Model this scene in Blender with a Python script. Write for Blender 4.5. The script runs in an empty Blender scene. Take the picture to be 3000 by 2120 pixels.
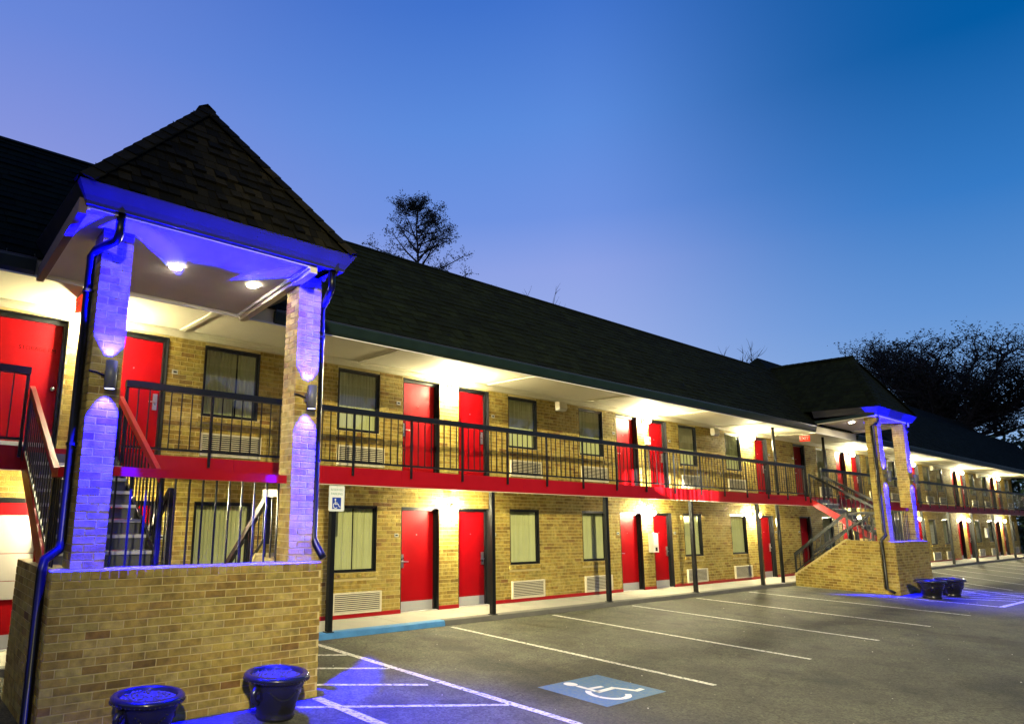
import bpy, math, random
import numpy as np
from mathutils import Matrix, Vector

R = math.radians
random.seed(7)
rng = np.random.default_rng(7)
scene = bpy.context.scene
col = scene.collection

# ------------------------------------------------------------------ camera
CAM = Vector((-8.441, -10.937, 2.147))
YAW, PITCH, ROLL = R(53.174), R(10.647), R(1.229)
fw = Vector((math.cos(YAW) * math.cos(PITCH), math.sin(YAW) * math.cos(PITCH), math.sin(PITCH)))
rt = Vector((math.sin(YAW), -math.cos(YAW), 0))
up = rt.cross(fw)
r2 = rt * math.cos(ROLL) + up * math.sin(ROLL)
u2 = up * math.cos(ROLL) - rt * math.sin(ROLL)
cd = bpy.data.cameras.new('camera')
cam = bpy.data.objects.new('camera', cd)
col.objects.link(cam)
cd.sensor_width = 36.0
cd.sensor_fit = 'HORIZONTAL'
cd.lens = 36.0 * 1969.576 / 3000.0
cd.shift_x = 384.978 / 3000.0
cd.shift_y = 57.92 / 3000.0
cd.clip_end = 3000
cd.clip_start = 0.05
cam.matrix_world = Matrix(((r2.x, u2.x, -fw.x, CAM.x), (r2.y, u2.y, -fw.y, CAM.y), (r2.z, u2.z, -fw.z, CAM.z), (0, 0, 0, 1)))
scene.camera = cam

# ------------------------------------------------------------------ dusk sky
def lin(c):
    out = []
    for x in c:
        x /= 255.0
        out.append(x / 12.92 if x <= 0.04045 else ((x + 0.055) / 1.055) ** 2.4)
    return (*out, 1.0)

world = bpy.data.worlds.new('World')
scene.world = world
world.use_nodes = True
nt = world.node_tree
nt.nodes.clear()
N = nt.nodes.new
L = nt.links.new
SKY_STRENGTH = 1.0
tc = N('ShaderNodeTexCoord')
sep = N('ShaderNodeSeparateXYZ')
L(tc.outputs['Generated'], sep.inputs[0])
flat = N('ShaderNodeCombineXYZ')
L(sep.outputs[0], flat.inputs[0]); L(sep.outputs[1], flat.inputs[1])
nrm = N('ShaderNodeVectorMath'); nrm.operation = 'NORMALIZE'
L(flat.outputs[0], nrm.inputs[0])
dot = N('ShaderNodeVectorMath'); dot.operation = 'DOT_PRODUCT'
L(nrm.outputs[0], dot.inputs[0])
dot.inputs[1].default_value = (math.cos(R(-5)), math.sin(R(-5)), 0)

def ramp(stops):
    n = N('ShaderNodeValToRGB')
    n.color_ramp.interpolation = 'EASE' if False else 'LINEAR'
    el = n.color_ramp.elements
    stops = sorted((math.sin(R(e)), c) for e, c in stops)
    el[0].position, el[0].color = stops[0][0], lin(stops[0][1])
    el[1].position, el[1].color = stops[-1][0], lin(stops[-1][1])
    for p, c in stops[1:-1]:
        e = el.new(p); e.color = lin(c)
    L(sep.outputs[2], n.inputs[0])
    return n

rl = ramp([(0, (196, 190, 224)), (15, (166, 174, 227)), (26.8, (132, 148, 222)), (34.7, (104, 135, 218)), (60, (50, 96, 184)), (90, (30, 76, 162))])
rm = ramp([(0, (178, 194, 232)), (10, (165, 184, 235)), (19.7, (142, 163, 230)), (24, (112, 148, 227)), (31, (92, 140, 222)), (39.8, (64, 115, 205)), (60, (38, 90, 180)), (90, (30, 76, 162))])
rr = ramp([(0, (158, 190, 224)), (7, (132, 172, 222)), (13.6, (96, 148, 214)), (21, (52, 122, 198)), (30.6, (2, 91, 164)), (60, (4, 76, 152)), (90, (30, 76, 162))])
m1 = N('ShaderNodeMapRange'); m1.inputs[1].default_value = 0.0; m1.inputs[2].default_value = 0.68
m2 = N('ShaderNodeMapRange'); m2.inputs[1].default_value = 0.74; m2.inputs[2].default_value = 0.985
L(dot.outputs['Value'], m1.inputs[0]); L(dot.outputs['Value'], m2.inputs[0])
m1.interpolation_type = 'SMOOTHSTEP'; m2.interpolation_type = 'SMOOTHSTEP'
x1 = N('ShaderNodeMix'); x1.data_type = 'RGBA'
L(m1.outputs[0], x1.inputs[0]); L(rl.outputs[0], x1.inputs[6]); L(rm.outputs[0], x1.inputs[7])
x2 = N('ShaderNodeMix'); x2.data_type = 'RGBA'
L(m2.outputs[0], x2.inputs[0]); L(x1.outputs[2], x2.inputs[6]); L(rr.outputs[0], x2.inputs[7])
bg = N('ShaderNodeBackground'); bg.inputs[1].default_value = SKY_STRENGTH
L(x2.outputs[2], bg.inputs[0])
wo = N('ShaderNodeOutputWorld')
L(bg.outputs[0], wo.inputs[0])

vs = scene.view_settings
vs.view_transform = 'Standard'
vs.look = 'None'
vs.exposure = 0.0
vs.gamma = 1.0
vs.use_curve_mapping = False
cy = scene.cycles
cy.use_denoising = True
try:
    cy.denoiser = 'OPENIMAGEDENOISE'
except Exception:
    pass
cy.sample_clamp_indirect = 4.0
cy.sample_clamp_direct = 0.0
cy.max_bounces = 5
cy.diffuse_bounces = 3
cy.glossy_bounces = 3
cy.transparent_max_bounces = 8
cy.caustics_reflective = False
cy.caustics_refractive = False

# light levels, all in one place
FLOOD_W = 52000.0
FLOOD_COL = (1.0, 0.87, 0.48)
LAMP_E = 3900.0
LAMP_COL = (1.0, 0.90, 0.55)
CAN_E = 260.0
BLUE_W = 3100.0
BLUE_COLUMN_W = 16000.0
BLUE_COL = (0.0004, 0.0003, 1.0)

# ------------------------------------------------------------------ materials
MATS = {}
def new_mat(name):
    m = bpy.data.materials.new(name)
    m.use_nodes = True
    t = m.node_tree
    b = t.nodes.get('Principled BSDF')
    MATS[name] = m
    return m, t, b

def pm(name, c, rough=0.6, var=0.15, scale=6.0, bump=0.0, bscale=60.0, metal=0.0, spec=0.5, coat=0.0, detail=4.0, rvar=0.1):
    """painted / plain surface: soft noise in colour and gloss, optional fine relief"""
    m, t, b = new_mat(name)
    n, l = t.nodes.new, t.links.new
    g = n('ShaderNodeNewGeometry')
    nz = n('ShaderNodeTexNoise'); nz.inputs['Scale'].default_value = scale; nz.inputs['Detail'].default_value = detail
    l(g.outputs['Position'], nz.inputs['Vector'])
    mx = n('ShaderNodeMix'); mx.data_type = 'RGBA'
    mx.inputs[6].default_value = (*[x * (1 - var) for x in c], 1)
    mx.inputs[7].default_value = (*[min(1, x * (1 + var)) for x in c], 1)
    l(nz.outputs['Fac'], mx.inputs[0])
    l(mx.outputs[2], b.inputs['Base Color'])
    mr = n('ShaderNodeMapRange'); mr.inputs[3].default_value = max(0.02, rough - rvar); mr.inputs[4].default_value = min(1, rough + rvar)
    l(nz.outputs['Fac'], mr.inputs[0]); l(mr.outputs[0], b.inputs['Roughness'])
    b.inputs['Metallic'].default_value = metal
    b.inputs['Specular IOR Level'].default_value = spec
    b.inputs['Coat Weight'].default_value = coat
    if bump:
        nb = n('ShaderNodeTexNoise'); nb.inputs['Scale'].default_value = bscale; nb.inputs['Detail'].default_value = 3
        l(g.outputs['Position'], nb.inputs['Vector'])
        bp = n('ShaderNodeBump'); bp.inputs['Strength'].default_value = bump; bp.inputs['Distance'].default_value = 0.01
        l(nb.outputs['Fac'], bp.inputs['Height']); l(bp.outputs[0], b.inputs['Normal'])
    return m

def piece_mat(name, stops, rough, nscale, nvar, bump, bscale, spec=0.3):
    """pieces (bricks, shingles): each piece its own shade + grain"""
    m, t, b = new_mat(name)
    n, l = t.nodes.new, t.links.new
    g = n('ShaderNodeNewGeometry'); oi = n('ShaderNodeObjectInfo')
    ad = n('ShaderNodeMath'); ad.operation = 'ADD'
    l(g.outputs['Random Per Island'], ad.inputs[0]); l(oi.outputs['Random'], ad.inputs[1])
    fr = n('ShaderNodeMath'); fr.operation = 'FRACT'; l(ad.outputs[0], fr.inputs[0])
    cr = n('ShaderNodeValToRGB'); el = cr.color_ramp.elements
    el[0].position, el[0].color = stops[0][0], (*stops[0][1], 1)
    el[1].position, el[1].color = stops[-1][0], (*stops[-1][1], 1)
    for p, c in stops[1:-1]:
        e = el.new(p); e.color = (*c, 1)
    l(fr.outputs[0], cr.inputs[0])
    nz = n('ShaderNodeTexNoise'); nz.inputs['Scale'].default_value = nscale; nz.inputs['Detail'].default_value = 5
    l(g.outputs['Position'], nz.inputs['Vector'])
    mr = n('ShaderNodeMapRange'); mr.inputs[1].default_value = 0.25; mr.inputs[2].default_value = 0.75
    mr.inputs[3].default_value = 1 - nvar; mr.inputs[4].default_value = 1 + nvar
    l(nz.outputs['Fac'], mr.inputs[0])
    nw = n('ShaderNodeTexNoise'); nw.inputs['Scale'].default_value = 1.7; nw.inputs['Detail'].default_value = 7; nw.inputs['Roughness'].default_value = 0.7
    l(g.outputs['Position'], nw.inputs['Vector'])
    mw = n('ShaderNodeMapRange'); mw.inputs[1].default_value = 0.32; mw.inputs[2].default_value = 0.62; mw.inputs[3].default_value = 0.66; mw.inputs[4].default_value = 1.08
    l(nw.outputs['Fac'], mw.inputs[0])
    mm = n('ShaderNodeMath'); mm.operation = 'MULTIPLY'; l(mr.outputs[0], mm.inputs[0]); l(mw.outputs[0], mm.inputs[1])
    vm = n('ShaderNodeVectorMath'); vm.operation = 'SCALE'
    l(cr.outputs[0], vm.inputs[0]); l(mm.outputs[0], vm.inputs['Scale'])
    l(vm.outputs[0], b.inputs['Base Color'])
    b.inputs['Roughness'].default_value = rough
    b.inputs['Specular IOR Level'].default_value = spec
    nb = n('ShaderNodeTexNoise'); nb.inputs['Scale'].default_value = bscale; nb.inputs['Detail'].default_value = 4
    l(g.outputs['Position'], nb.inputs['Vector'])
    bp = n('ShaderNodeBump'); bp.inputs['Strength'].default_value = bump; bp.inputs['Distance'].default_value = 0.008
    l(nb.outputs['Fac'], bp.inputs['Height']); l(bp.outputs[0], b.inputs['Normal'])
    return m

def emit_mat(name, c, s):
    m = bpy.data.materials.new(name); m.use_nodes = True
    t = m.node_tree; t.nodes.clear()
    e = t.nodes.new('ShaderNodeEmission'); e.inputs[0].default_value = (*c, 1); e.inputs[1].default_value = s
    o = t.nodes.new('ShaderNodeOutputMaterial'); t.links.new(e.outputs[0], o.inputs[0])
    MATS[name] = m
    return m

piece_mat('brick', [(0.0, (0.20, 0.125, 0.024)), (0.1, (0.29, 0.195, 0.036)), (0.4, (0.36, 0.26, 0.052)), (0.6, (0.34, 0.265, 0.055)), (0.78, (0.40, 0.305, 0.076)), (0.92, (0.33, 0.225, 0.042)), (0.98, (0.25, 0.15, 0.030)), (1.0, (0.19, 0.095, 0.024))],
          0.85, 11.0, 0.42, 0.6, 60.0)
pm('mortar', (0.52, 0.42, 0.17), 0.95, 0.2, 20, bump=0.4, bscale=90, spec=0.15)
piece_mat('shingle', [(0.0, (0.002, 0.002, 0.0008)), (0.4, (0.004, 0.0038, 0.0014)), (0.8, (0.009, 0.0078, 0.003)), (1.0, (0.014, 0.0115, 0.0045))], 0.95, 9.0, 0.3, 0.8, 160.0, spec=0.1)
piece_mat('shingle_green', [(0.0, (0.0028, 0.0048, 0.0016)), (0.5, (0.0042, 0.0072, 0.0022)), (1.0, (0.0065, 0.010, 0.0034))], 0.95, 7.0, 0.35, 0.8, 160.0, spec=0.1)
pm('red_paint', (0.33, 0.0025, 0.006), 0.34, 0.15, 3.0, spec=0.35, bump=0.03, bscale=25)
pm('red_door', (0.25, 0.0012, 0.0035), 0.5, 0.18, 2.2, spec=0.10, bump=0.03, bscale=12)
pm('black_paint', (0.006, 0.007, 0.008), 0.33, 0.15, 3.0, spec=0.35, rvar=0.05)
pm('pipe_black', (0.0025, 0.0027, 0.003), 0.30, 0.15, 3.0, spec=0.3, rvar=0.05)
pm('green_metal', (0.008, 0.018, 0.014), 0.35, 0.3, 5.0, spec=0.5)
pm('gutter_metal', (0.022, 0.023, 0.032), 0.38, 0.2, 4.0, spec=0.5)
pm('cream', (0.62, 0.57, 0.40), 0.7, 0.06, 3.0, bump=0.12, bscale=45)
pm('stucco', (0.74, 0.69, 0.58), 0.8, 0.08, 5.0, bump=0.35, bscale=60)
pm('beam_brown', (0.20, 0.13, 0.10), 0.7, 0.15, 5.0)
pm('white_paint', (0.74, 0.71, 0.62), 0.5, 0.05, 5.0)
pm('plastic_cream', (0.66, 0.60, 0.42), 0.45, 0.06, 6.0)
pm('steel', (0.62, 0.62, 0.60), 0.30, 0.05, 10.0, metal=1.0)
pm('kick_steel', (0.52, 0.52, 0.49), 0.50, 0.08, 14.0, metal=0.5)
pm('silver_panel', (0.46, 0.42, 0.37), 0.38, 0.10, 1.4, metal=0.25)
pm('curtain', (0.66, 0.65, 0.36), 0.9, 0.12, 2.0, bump=0.1, bscale=200, spec=0.1)
pm('dark_void', (0.006, 0.006, 0.006), 0.9, 0.1)
pm('concrete', (0.34, 0.32, 0.25), 0.85, 0.22, 2.6, bump=0.25, bscale=40, detail=8)
pm('kerb_concrete', (0.13, 0.125, 0.10), 0.9, 0.35, 3.0, bump=0.35, bscale=30, detail=8)
pm('blue_paint', (0.06, 0.22, 0.46), 0.7, 0.4, 5.0, bump=0.2, bscale=40, detail=8)
pm('tread_metal', (0.10, 0.105, 0.11), 0.5, 0.2, 12.0, bump=0.2, bscale=80)
pm('nosing', (0.55, 0.55, 0.52), 0.5, 0.1, 12.0)
pm('sconce_grey', (0.10, 0.105, 0.115), 0.45, 0.1, 8.0)
pm('urn_black', (0.010, 0.010, 0.013), 0.22, 0.25, 10.0, bump=0.25, bscale=35)
pm('soil', (0.07, 0.06, 0.05), 0.95, 0.5, 30.0, bump=0.8, bscale=60)
pm('sign_white', (0.80, 0.82, 0.78), 0.45, 0.03, 8.0)
pm('sign_blue', (0.012, 0.05, 0.36), 0.45, 0.08, 8.0)
pm('sign_green', (0.25, 0.42, 0.33), 0.5, 0.1, 20.0)
pm('bark', (0.020, 0.017, 0.013), 0.95, 0.3, 4.0, bump=0.4, bscale=20)
piece_mat('leaf_dark', [(0.0, (0.010, 0.013, 0.008)), (0.5, (0.018, 0.024, 0.012)), (1.0, (0.035, 0.040, 0.020))], 0.9, 3.0, 0.3, 0.1, 30.0)
piece_mat('leaf_green', [(0.0, (0.012, 0.030, 0.014)), (0.6, (0.022, 0.050, 0.022)), (1.0, (0.045, 0.085, 0.035))], 0.8, 3.0, 0.3, 0.1, 30.0)
pm('pebble', (0.42, 0.40, 0.35), 0.8, 0.4, 40.0)
pm('door_ink', (0.008, 0.002, 0.002), 0.8, 0.1, spec=0.05)
emit_mat('lamp_glow', LAMP_COL, LAMP_E)
emit_mat('can_glow', (1.0, 0.90, 0.74), CAN_E)
emit_mat('blue_lens', (0.55, 0.58, 1.0), 6.0)
emit_mat('exit_glow', (1.0, 0.06, 0.02), 1.2)

# glass pane: clear, with mirror-like reflection by angle
m = bpy.data.materials.new('glass'); m.use_nodes = True; MATS['glass'] = m
t = m.node_tree; t.nodes.clear()
lw_ = t.nodes.new('ShaderNodeLayerWeight'); fr_ = t.nodes.new('ShaderNodeMath'); fr_.operation = 'POWER'; fr_.inputs[1].default_value = 4.0
t.links.new(lw_.outputs['Facing'], fr_.inputs[0])
ad_ = t.nodes.new('ShaderNodeMapRange'); ad_.inputs[3].default_value = 0.10; ad_.inputs[4].default_value = 0.9
tr_ = t.nodes.new('ShaderNodeBsdfTransparent'); tr_.inputs[0].default_value = (0.86, 0.9, 0.86, 1)
gl_ = t.nodes.new('ShaderNodeBsdfGlossy'); gl_.inputs['Roughness'].default_value = 0.03
mx_ = t.nodes.new('ShaderNodeMixShader'); ou_ = t.nodes.new('ShaderNodeOutputMaterial')
t.links.new(fr_.outputs[0], ad_.inputs[0]); t.links.new(ad_.outputs[0], mx_.inputs[0])
t.links.new(tr_.outputs[0], mx_.inputs[1]); t.links.new(gl_.outputs[0], mx_.inputs[2]); t.links.new(mx_.outputs[0], ou_.inputs[0])

# asphalt: aggregate, patches, stains, a few pale specks
def asphalt():
    m, t, b = new_mat('asphalt')
    n, l = t.nodes.new, t.links.new
    g = n('ShaderNodeNewGeometry')
    def noise(s, d, rgh=0.6):
        z = n('ShaderNodeTexNoise'); z.inputs['Scale'].default_value = s; z.inputs['Detail'].default_value = d; z.inputs['Roughness'].default_value = rgh
        l(g.outputs['Position'], z.inputs['Vector']); return z
    big, mid, fine = noise(0.22, 5), noise(1.6, 8, 0.65), noise(55, 4, 0.7)
    c1 = n('ShaderNodeValToRGB')
    e = c1.color_ramp.elements
    e[0].position, e[0].color = 0.30, (0.038, 0.037, 0.021, 1)
    e[1].position, e[1].color = 0.72, (0.108, 0.106, 0.066, 1)
    l(big.outputs['Fac'], c1.inputs[0])
    def scale_by(colsock, fac, lo, hi, a=0.3, bb=0.7):
        mr = n('ShaderNodeMapRange'); mr.inputs[1].default_value = a; mr.inputs[2].default_value = bb; mr.inputs[3].default_value = lo; mr.inputs[4].default_value = hi
        l(fac, mr.inputs[0])
        v = n('ShaderNodeVectorMath'); v.operation = 'SCALE'; l(colsock, v.inputs[0]); l(mr.outputs[0], v.inputs['Scale'])
        return v.outputs[0]
    c = scale_by(c1.outputs[0], mid.outputs['Fac'], 0.55, 1.42)
    c = scale_by(c, fine.outputs['Fac'], 0.72, 1.28)
    st = noise(0.55, 3)
    c = scale_by(c, st.outputs['Fac'], 0.55, 1.0, 0.36, 0.46)
    vo = n('ShaderNodeTexVoronoi'); vo.inputs['Scale'].default_value = 7.0; l(g.outputs['Position'], vo.inputs['Vector'])
    lt = n('ShaderNodeMath'); lt.operation = 'LESS_THAN'; lt.inputs[1].default_value = 0.055; l(vo.outputs['Distance'], lt.inputs[0])
    hs = n('ShaderNodeSeparateColor'); l(vo.outputs['Color'], hs.inputs[0])
    gt = n('ShaderNodeMath'); gt.operation = 'GREATER_THAN'; gt.inputs[1].default_value = 0.93; l(hs.outputs[0], gt.inputs[0])
    ml = n('ShaderNodeMath'); ml.operation = 'MULTIPLY'; l(lt.outputs[0], ml.inputs[0]); l(gt.outputs[0], ml.inputs[1])
    mx = n('ShaderNodeMix'); mx.data_type = 'RGBA'; l(ml.outputs[0], mx.inputs[0]); l(c, mx.inputs[6]); mx.inputs[7].default_value = (0.34, 0.31, 0.24, 1)
    # coarse aggregate and hairline cracks
    ag1 = n('ShaderNodeTexVoronoi'); ag1.inputs['Scale'].default_value = 46.0; l(g.outputs['Position'], ag1.inputs['Vector'])
    hs1 = n('ShaderNodeSeparateColor'); l(ag1.outputs['Color'], hs1.inputs[0])
    cc = scale_by(mx.outputs[2], hs1.outputs[0], 0.55, 1.55, 0.0, 1.0)
    wz = noise(0.9, 4); wv = n('ShaderNodeVectorMath'); wv.operation = 'MULTIPLY_ADD'; wv.inputs[1].default_value = (0.9, 0.9, 0.9)
    l(wz.outputs['Color'], wv.inputs[0]); l(g.outputs['Position'], wv.inputs[2])
    ck = n('ShaderNodeTexVoronoi'); ck.feature = 'DISTANCE_TO_EDGE'; ck.inputs['Scale'].default_value = 0.33; l(wv.outputs[0], ck.inputs['Vector'])
    cc = scale_by(cc, ck.outputs['Distance'], 0.66, 1.0, 0.0, 0.010)
    oil = noise(1.15, 2); cc = scale_by(cc, oil.outputs['Fac'], 1.0, 0.55, 0.66, 0.72)
    l(cc, b.inputs['Base Color'])
    mr = n('ShaderNodeMapRange'); mr.inputs[3].default_value = 0.62; mr.inputs[4].default_value = 0.92; l(mid.outputs['Fac'], mr.inputs[0]); l(mr.outputs[0], b.inputs['Roughness'])
    b.inputs['Specular IOR Level'].default_value = 0.35
    ag = noise(130, 2)
    a2 = n('ShaderNodeMath'); a2.operation = 'ADD'; l(ag.outputs['Fac'], a2.inputs[0]); l(fine.outputs['Fac'], a2.inputs[1])
    bp = n('ShaderNodeBump'); bp.inputs['Strength'].default_value = 0.55; bp.inputs['Distance'].default_value = 0.006
    l(a2.outputs[0], bp.inputs['Height']); l(bp.outputs[0], b.inputs['Normal'])
asphalt()

# worn road paint
def worn_paint(name, c, under, lo, hi):
    m, t, b = new_mat(name)
    n, l = t.nodes.new, t.links.new
    g = n('ShaderNodeNewGeometry')
    z = n('ShaderNodeTexNoise'); z.inputs['Scale'].default_value = 18; z.inputs['Detail'].default_value = 9; z.inputs['Roughness'].default_value = 0.75
    l(g.outputs['Position'], z.inputs['Vector'])
    mr = n('ShaderNodeMapRange'); mr.inputs[1].default_value = lo; mr.inputs[2].default_value = hi; l(z.outputs['Fac'], mr.inputs[0])
    mx = n('ShaderNodeMix'); mx.data_type = 'RGBA'; l(mr.outputs[0], mx.inputs[0]); mx.inputs[6].default_value = (*under, 1); mx.inputs[7].default_value = (*c, 1)
    l(mx.outputs[2], b.inputs['Base Color']); b.inputs['Roughness'].default_value = 0.75
    bp = n('ShaderNodeBump'); bp.inputs['Strength'].default_value = 0.3; bp.inputs['Distance'].default_value = 0.004
    l(z.outputs['Fac'], bp.inputs['Height']); l(bp.outputs[0], b.inputs['Normal'])
worn_paint('line_white', (0.70, 0.68, 0.58), (0.09, 0.085, 0.065), 0.40, 0.51)
worn_paint('symbol_white', (0.78, 0.78, 0.75), (0.2, 0.25, 0.3), 0.25, 0.35)
worn_paint('panel_blue', (0.05, 0.15, 0.32), (0.13, 0.20, 0.25), 0.38, 0.58)

# ------------------------------------------------------------------ mesh helpers
class MB:
    def __init__(s): s.v = []; s.f = []
    def add(s, pts, faces):
        b = len(s.v); s.v += [tuple(p) for p in pts]; s.f += [tuple(b + i for i in f) for f in faces]; return s
    def hexa(s, p):   # 4 bottom ccw then 4 top
        return s.add(p, [(3, 2, 1, 0), (4, 5, 6, 7), (0, 1, 5, 4), (1, 2, 6, 5), (2, 3, 7, 6), (3, 0, 4, 7)])
    def box(s, x0, x1, y0, y1, z0, z1):
        x0, x1 = min(x0, x1), max(x0, x1); y0, y1 = min(y0, y1), max(y0, y1); z0, z1 = min(z0, z1), max(z0, z1)
        return s.hexa([(x0, y0, z0), (x1, y0, z0), (x1, y1, z0), (x0, y1, z0), (x0, y0, z1), (x1, y0, z1), (x1, y1, z1), (x0, y1, z1)])
    def quad(s, a, b, c, d): return s.add([a, b, c, d], [(0, 1, 2, 3)])
    def tri(s, a, b, c): return s.add([a, b, c], [(0, 1, 2)])
    def prism(s, poly, off):  # extrude a planar polygon by vector off
        n = len(poly); off = Vector(off)
        pts = [Vector(p) for p in poly] + [Vector(p) + off for p in poly]
        return s.add(pts, [tuple(range(n))[::-1], tuple(range(n, 2 * n))] + [(i, (i + 1) % n, n + (i + 1) % n, n + i) for i in range(n)])
    def tube(s, path, r, n=8, cap=True):
        path = [Vector(p) for p in path]
        rad = r if isinstance(r, (list, tuple)) else [r] * len(path)
        rings = []; ref = None
        for i, p in enumerate(path):
            d = (path[min(i + 1, len(path) - 1)] - path[max(i - 1, 0)]).normalized()
            if ref is None: ref = Vector((0, 0, 1)) if abs(d.z) < 0.9 else Vector((1, 0, 0))
            a = d.cross(ref).normalized(); b = a.cross(d).normalized(); ref = b
            rings.append([p + (a * math.cos(2 * math.pi * k / n) + b * math.sin(2 * math.pi * k / n)) * rad[i] for k in range(n)])
        pts = [q for rg in rings for q in rg]; fs = []
        for i in range(len(path) - 1):
            for k in range(n):
                fs.append((i * n + k, i * n + (k + 1) % n, (i + 1) * n + (k + 1) % n, (i + 1) * n + k))
        if cap: fs += [tuple(range(n))[::-1], tuple((len(path) - 1) * n + k for k in range(n))]
        return s.add(pts, fs)
    def bar(s, a, b, w, h, upv=(0, 0, 1)):  # square bar from a to b
        a, b = Vector(a), Vector(b); d = (b - a).normalized(); u = Vector(upv)
        sd = d.cross(u).normalized() * (w / 2); u = sd.cross(d).normalized() * (h / 2)
        return s.hexa([a - sd - u, a + sd - u, b + sd - u, b - sd - u, a - sd + u, a + sd + u, b + sd + u, b - sd + u])
    def lathe(s, prof, c, n=24):
        pts = []; fs = []; c = Vector(c)
        for r, z in prof:
            for k in range(n): pts.append((c.x + r * math.cos(2 * math.pi * k / n), c.y + r * math.sin(2 * math.pi * k / n), c.z + z))
        for i in range(len(prof) - 1):
            for k in range(n): fs.append((i * n + k, i * n + (k + 1) % n, (i + 1) * n + (k + 1) % n, (i + 1) * n + k))
        return s.add(pts, fs)
    def sphere(s, c, r, n=10, m=7, sz=1.0):
        prof = [(r * math.sin(math.pi * i / m) + 1e-5, -r * sz * math.cos(math.pi * i / m)) for i in range(m + 1)]
        return s.lathe(prof, c, n)
    def mesh(s, name, mat=None, smooth=False):
        me = bpy.data.meshes.new(name); me.from_pydata(s.v, [], s.f)
        if mat: me.materials.append(MATS[mat])
        if smooth: me.polygons.foreach_set('use_smooth', [True] * len(me.polygons))
        me.update(); return me

WL = {}
def place(name, me, parent=None, loc=(0, 0, 0), kind=None, label=None, cat=None, group=None, rot=None):
    o = bpy.data.objects.new(name, me); col.objects.link(o)
    o.location = loc
    if rot: o.rotation_euler = rot
    if parent is not None:
        o.parent = parent; o.matrix_parent_inverse = Matrix.Translation(-WL[parent.name])
    WL[o.name] = Vector(loc)
    if kind: o['kind'] = kind
    if label: o['label'] = label
    if cat: o['category'] = cat
    if group: o['group'] = group
    return o
def obj(name, mb, mat, parent=None, smooth=False, **k): return place(name, mb.mesh(name, mat, smooth), parent, **k)
def thing(name, label, cat, loc, group=None): return place(name, None, None, loc, None, label, cat, group)

def text_mesh(name, s, size, mat, depth=0.001):
    cu = bpy.data.curves.new(name, 'FONT'); cu.body = s; cu.size = size; cu.align_x = 'CENTER'; cu.align_y = 'CENTER'; cu.extrude = depth
    o = bpy.data.objects.new(name, cu); col.objects.link(o)
    bpy.context.view_layer.update()
    me = bpy.data.meshes.new_from_object(o)
    bpy.data.objects.remove(o); me.materials.clear(); me.materials.append(MATS[mat]); me.name = name
    return me

def boxes_mesh(name, arr, mat):
    """arr: n x 6 (x0,x1,y0,y1,z0,z1) -> one mesh of boxes"""
    a = np.asarray(arr, float); n = len(a)
    idx = [(0, 2, 4), (1, 2, 4), (1, 3, 4), (0, 3, 4), (0, 2, 5), (1, 2, 5), (1, 3, 5), (0, 3, 5)]
    v = np.stack([a[:, list(i)] for i in idx], 1).reshape(-1, 3)
    q = np.array([(3, 2, 1, 0), (4, 5, 6, 7), (0, 1, 5, 4), (1, 2, 6, 5), (2, 3, 7, 6), (3, 0, 4, 7)])
    f = (np.arange(n)[:, None, None] * 8 + q[None]).reshape(-1, 4)
    me = bpy.data.meshes.new(name)
    me.vertices.add(len(v)); me.vertices.foreach_set('co', v.ravel())
    me.loops.add(f.size); me.loops.foreach_set('vertex_index', f.ravel())
    me.polygons.add(len(f)); me.polygons.foreach_set('loop_start', np.arange(0, f.size, 4)); me.polygons.foreach_set('loop_total', np.full(len(f), 4))
    me.materials.append(MATS[mat]); me.update(); me.validate()
    me.polygons.foreach_set('use_smooth', [False] * len(me.polygons))
    return me

COURSE, MOD, JOINT = 0.078, 0.235, 0.011
def lay(u0, u1, z0, z1, holes=(), seed=0, course=COURSE, mod=MOD):
    """running bond; returns [ua, ub, za, zb] pieces, cut round the holes"""
    out = []; nr = int(round((z1 - z0) / course)); ch = (z1 - z0) / nr
    for r in range(nr):
        za, zb = z0 + r * ch + JOINT / 2, z0 + (r + 1) * ch - JOINT / 2
        cuts = [(h[0], h[1]) for h in holes if h[2] < zb - 0.004 and h[3] > za + 0.004]
        u = u0 - (mod / 2 if r % 2 else 0)
        while u < u1:
            segs = [(max(u, u0) + JOINT / 2, min(u + mod, u1) - JOINT / 2)]
            for c in cuts:
                ns = []
                for a, b in segs:
                    if c[1] <= a or c[0] >= b: ns.append((a, b)); continue
                    if c[0] > a: ns.append((a, c[0]))
                    if c[1] < b: ns.append((c[1], b))
                segs = ns
            out += [(a, b, za, zb) for a, b in segs if b - a > 0.03]
            u += mod
    return out

BRK = {}
def brick_mesh(l, d, h, axis):
    k = (round(l, 3), round(d, 3), round(h, 3), axis)
    if k not in BRK:
        mb = MB()
        c = 0.003
        # chamfered front edge
        if axis == 'y':
            o = [(0, 0), (l, 0), (l, h), (0, h)]; i = [(c, c), (l - c, c), (l - c, h - c), (c, h - c)]
            pts = [(a, d, b) for a, b in o] + [(a, c, b) for a, b in o] + [(a, 0, b) for a, b in i]
        else:
            o = [(0, 0), (l, 0), (l, h), (0, h)]; i = [(c, c), (l - c, c), (l - c, h - c), (c, h - c)]
            pts = [(d, -a, b) for a, b in o] + [(c, -a, b) for a, b in o] + [(0, -a, b) for a, b in i]
        fs = [(8, 9, 10, 11)]
        for q in range(4):
            w = (q + 1) % 4
            fs += [(q, w, 4 + w, 4 + q), (4 + q, 4 + w, 8 + w, 8 + q)]
        mb.add(pts, fs)
        BRK[k] = mb.mesh('brick', 'brick')
    return BRK[k]

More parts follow.
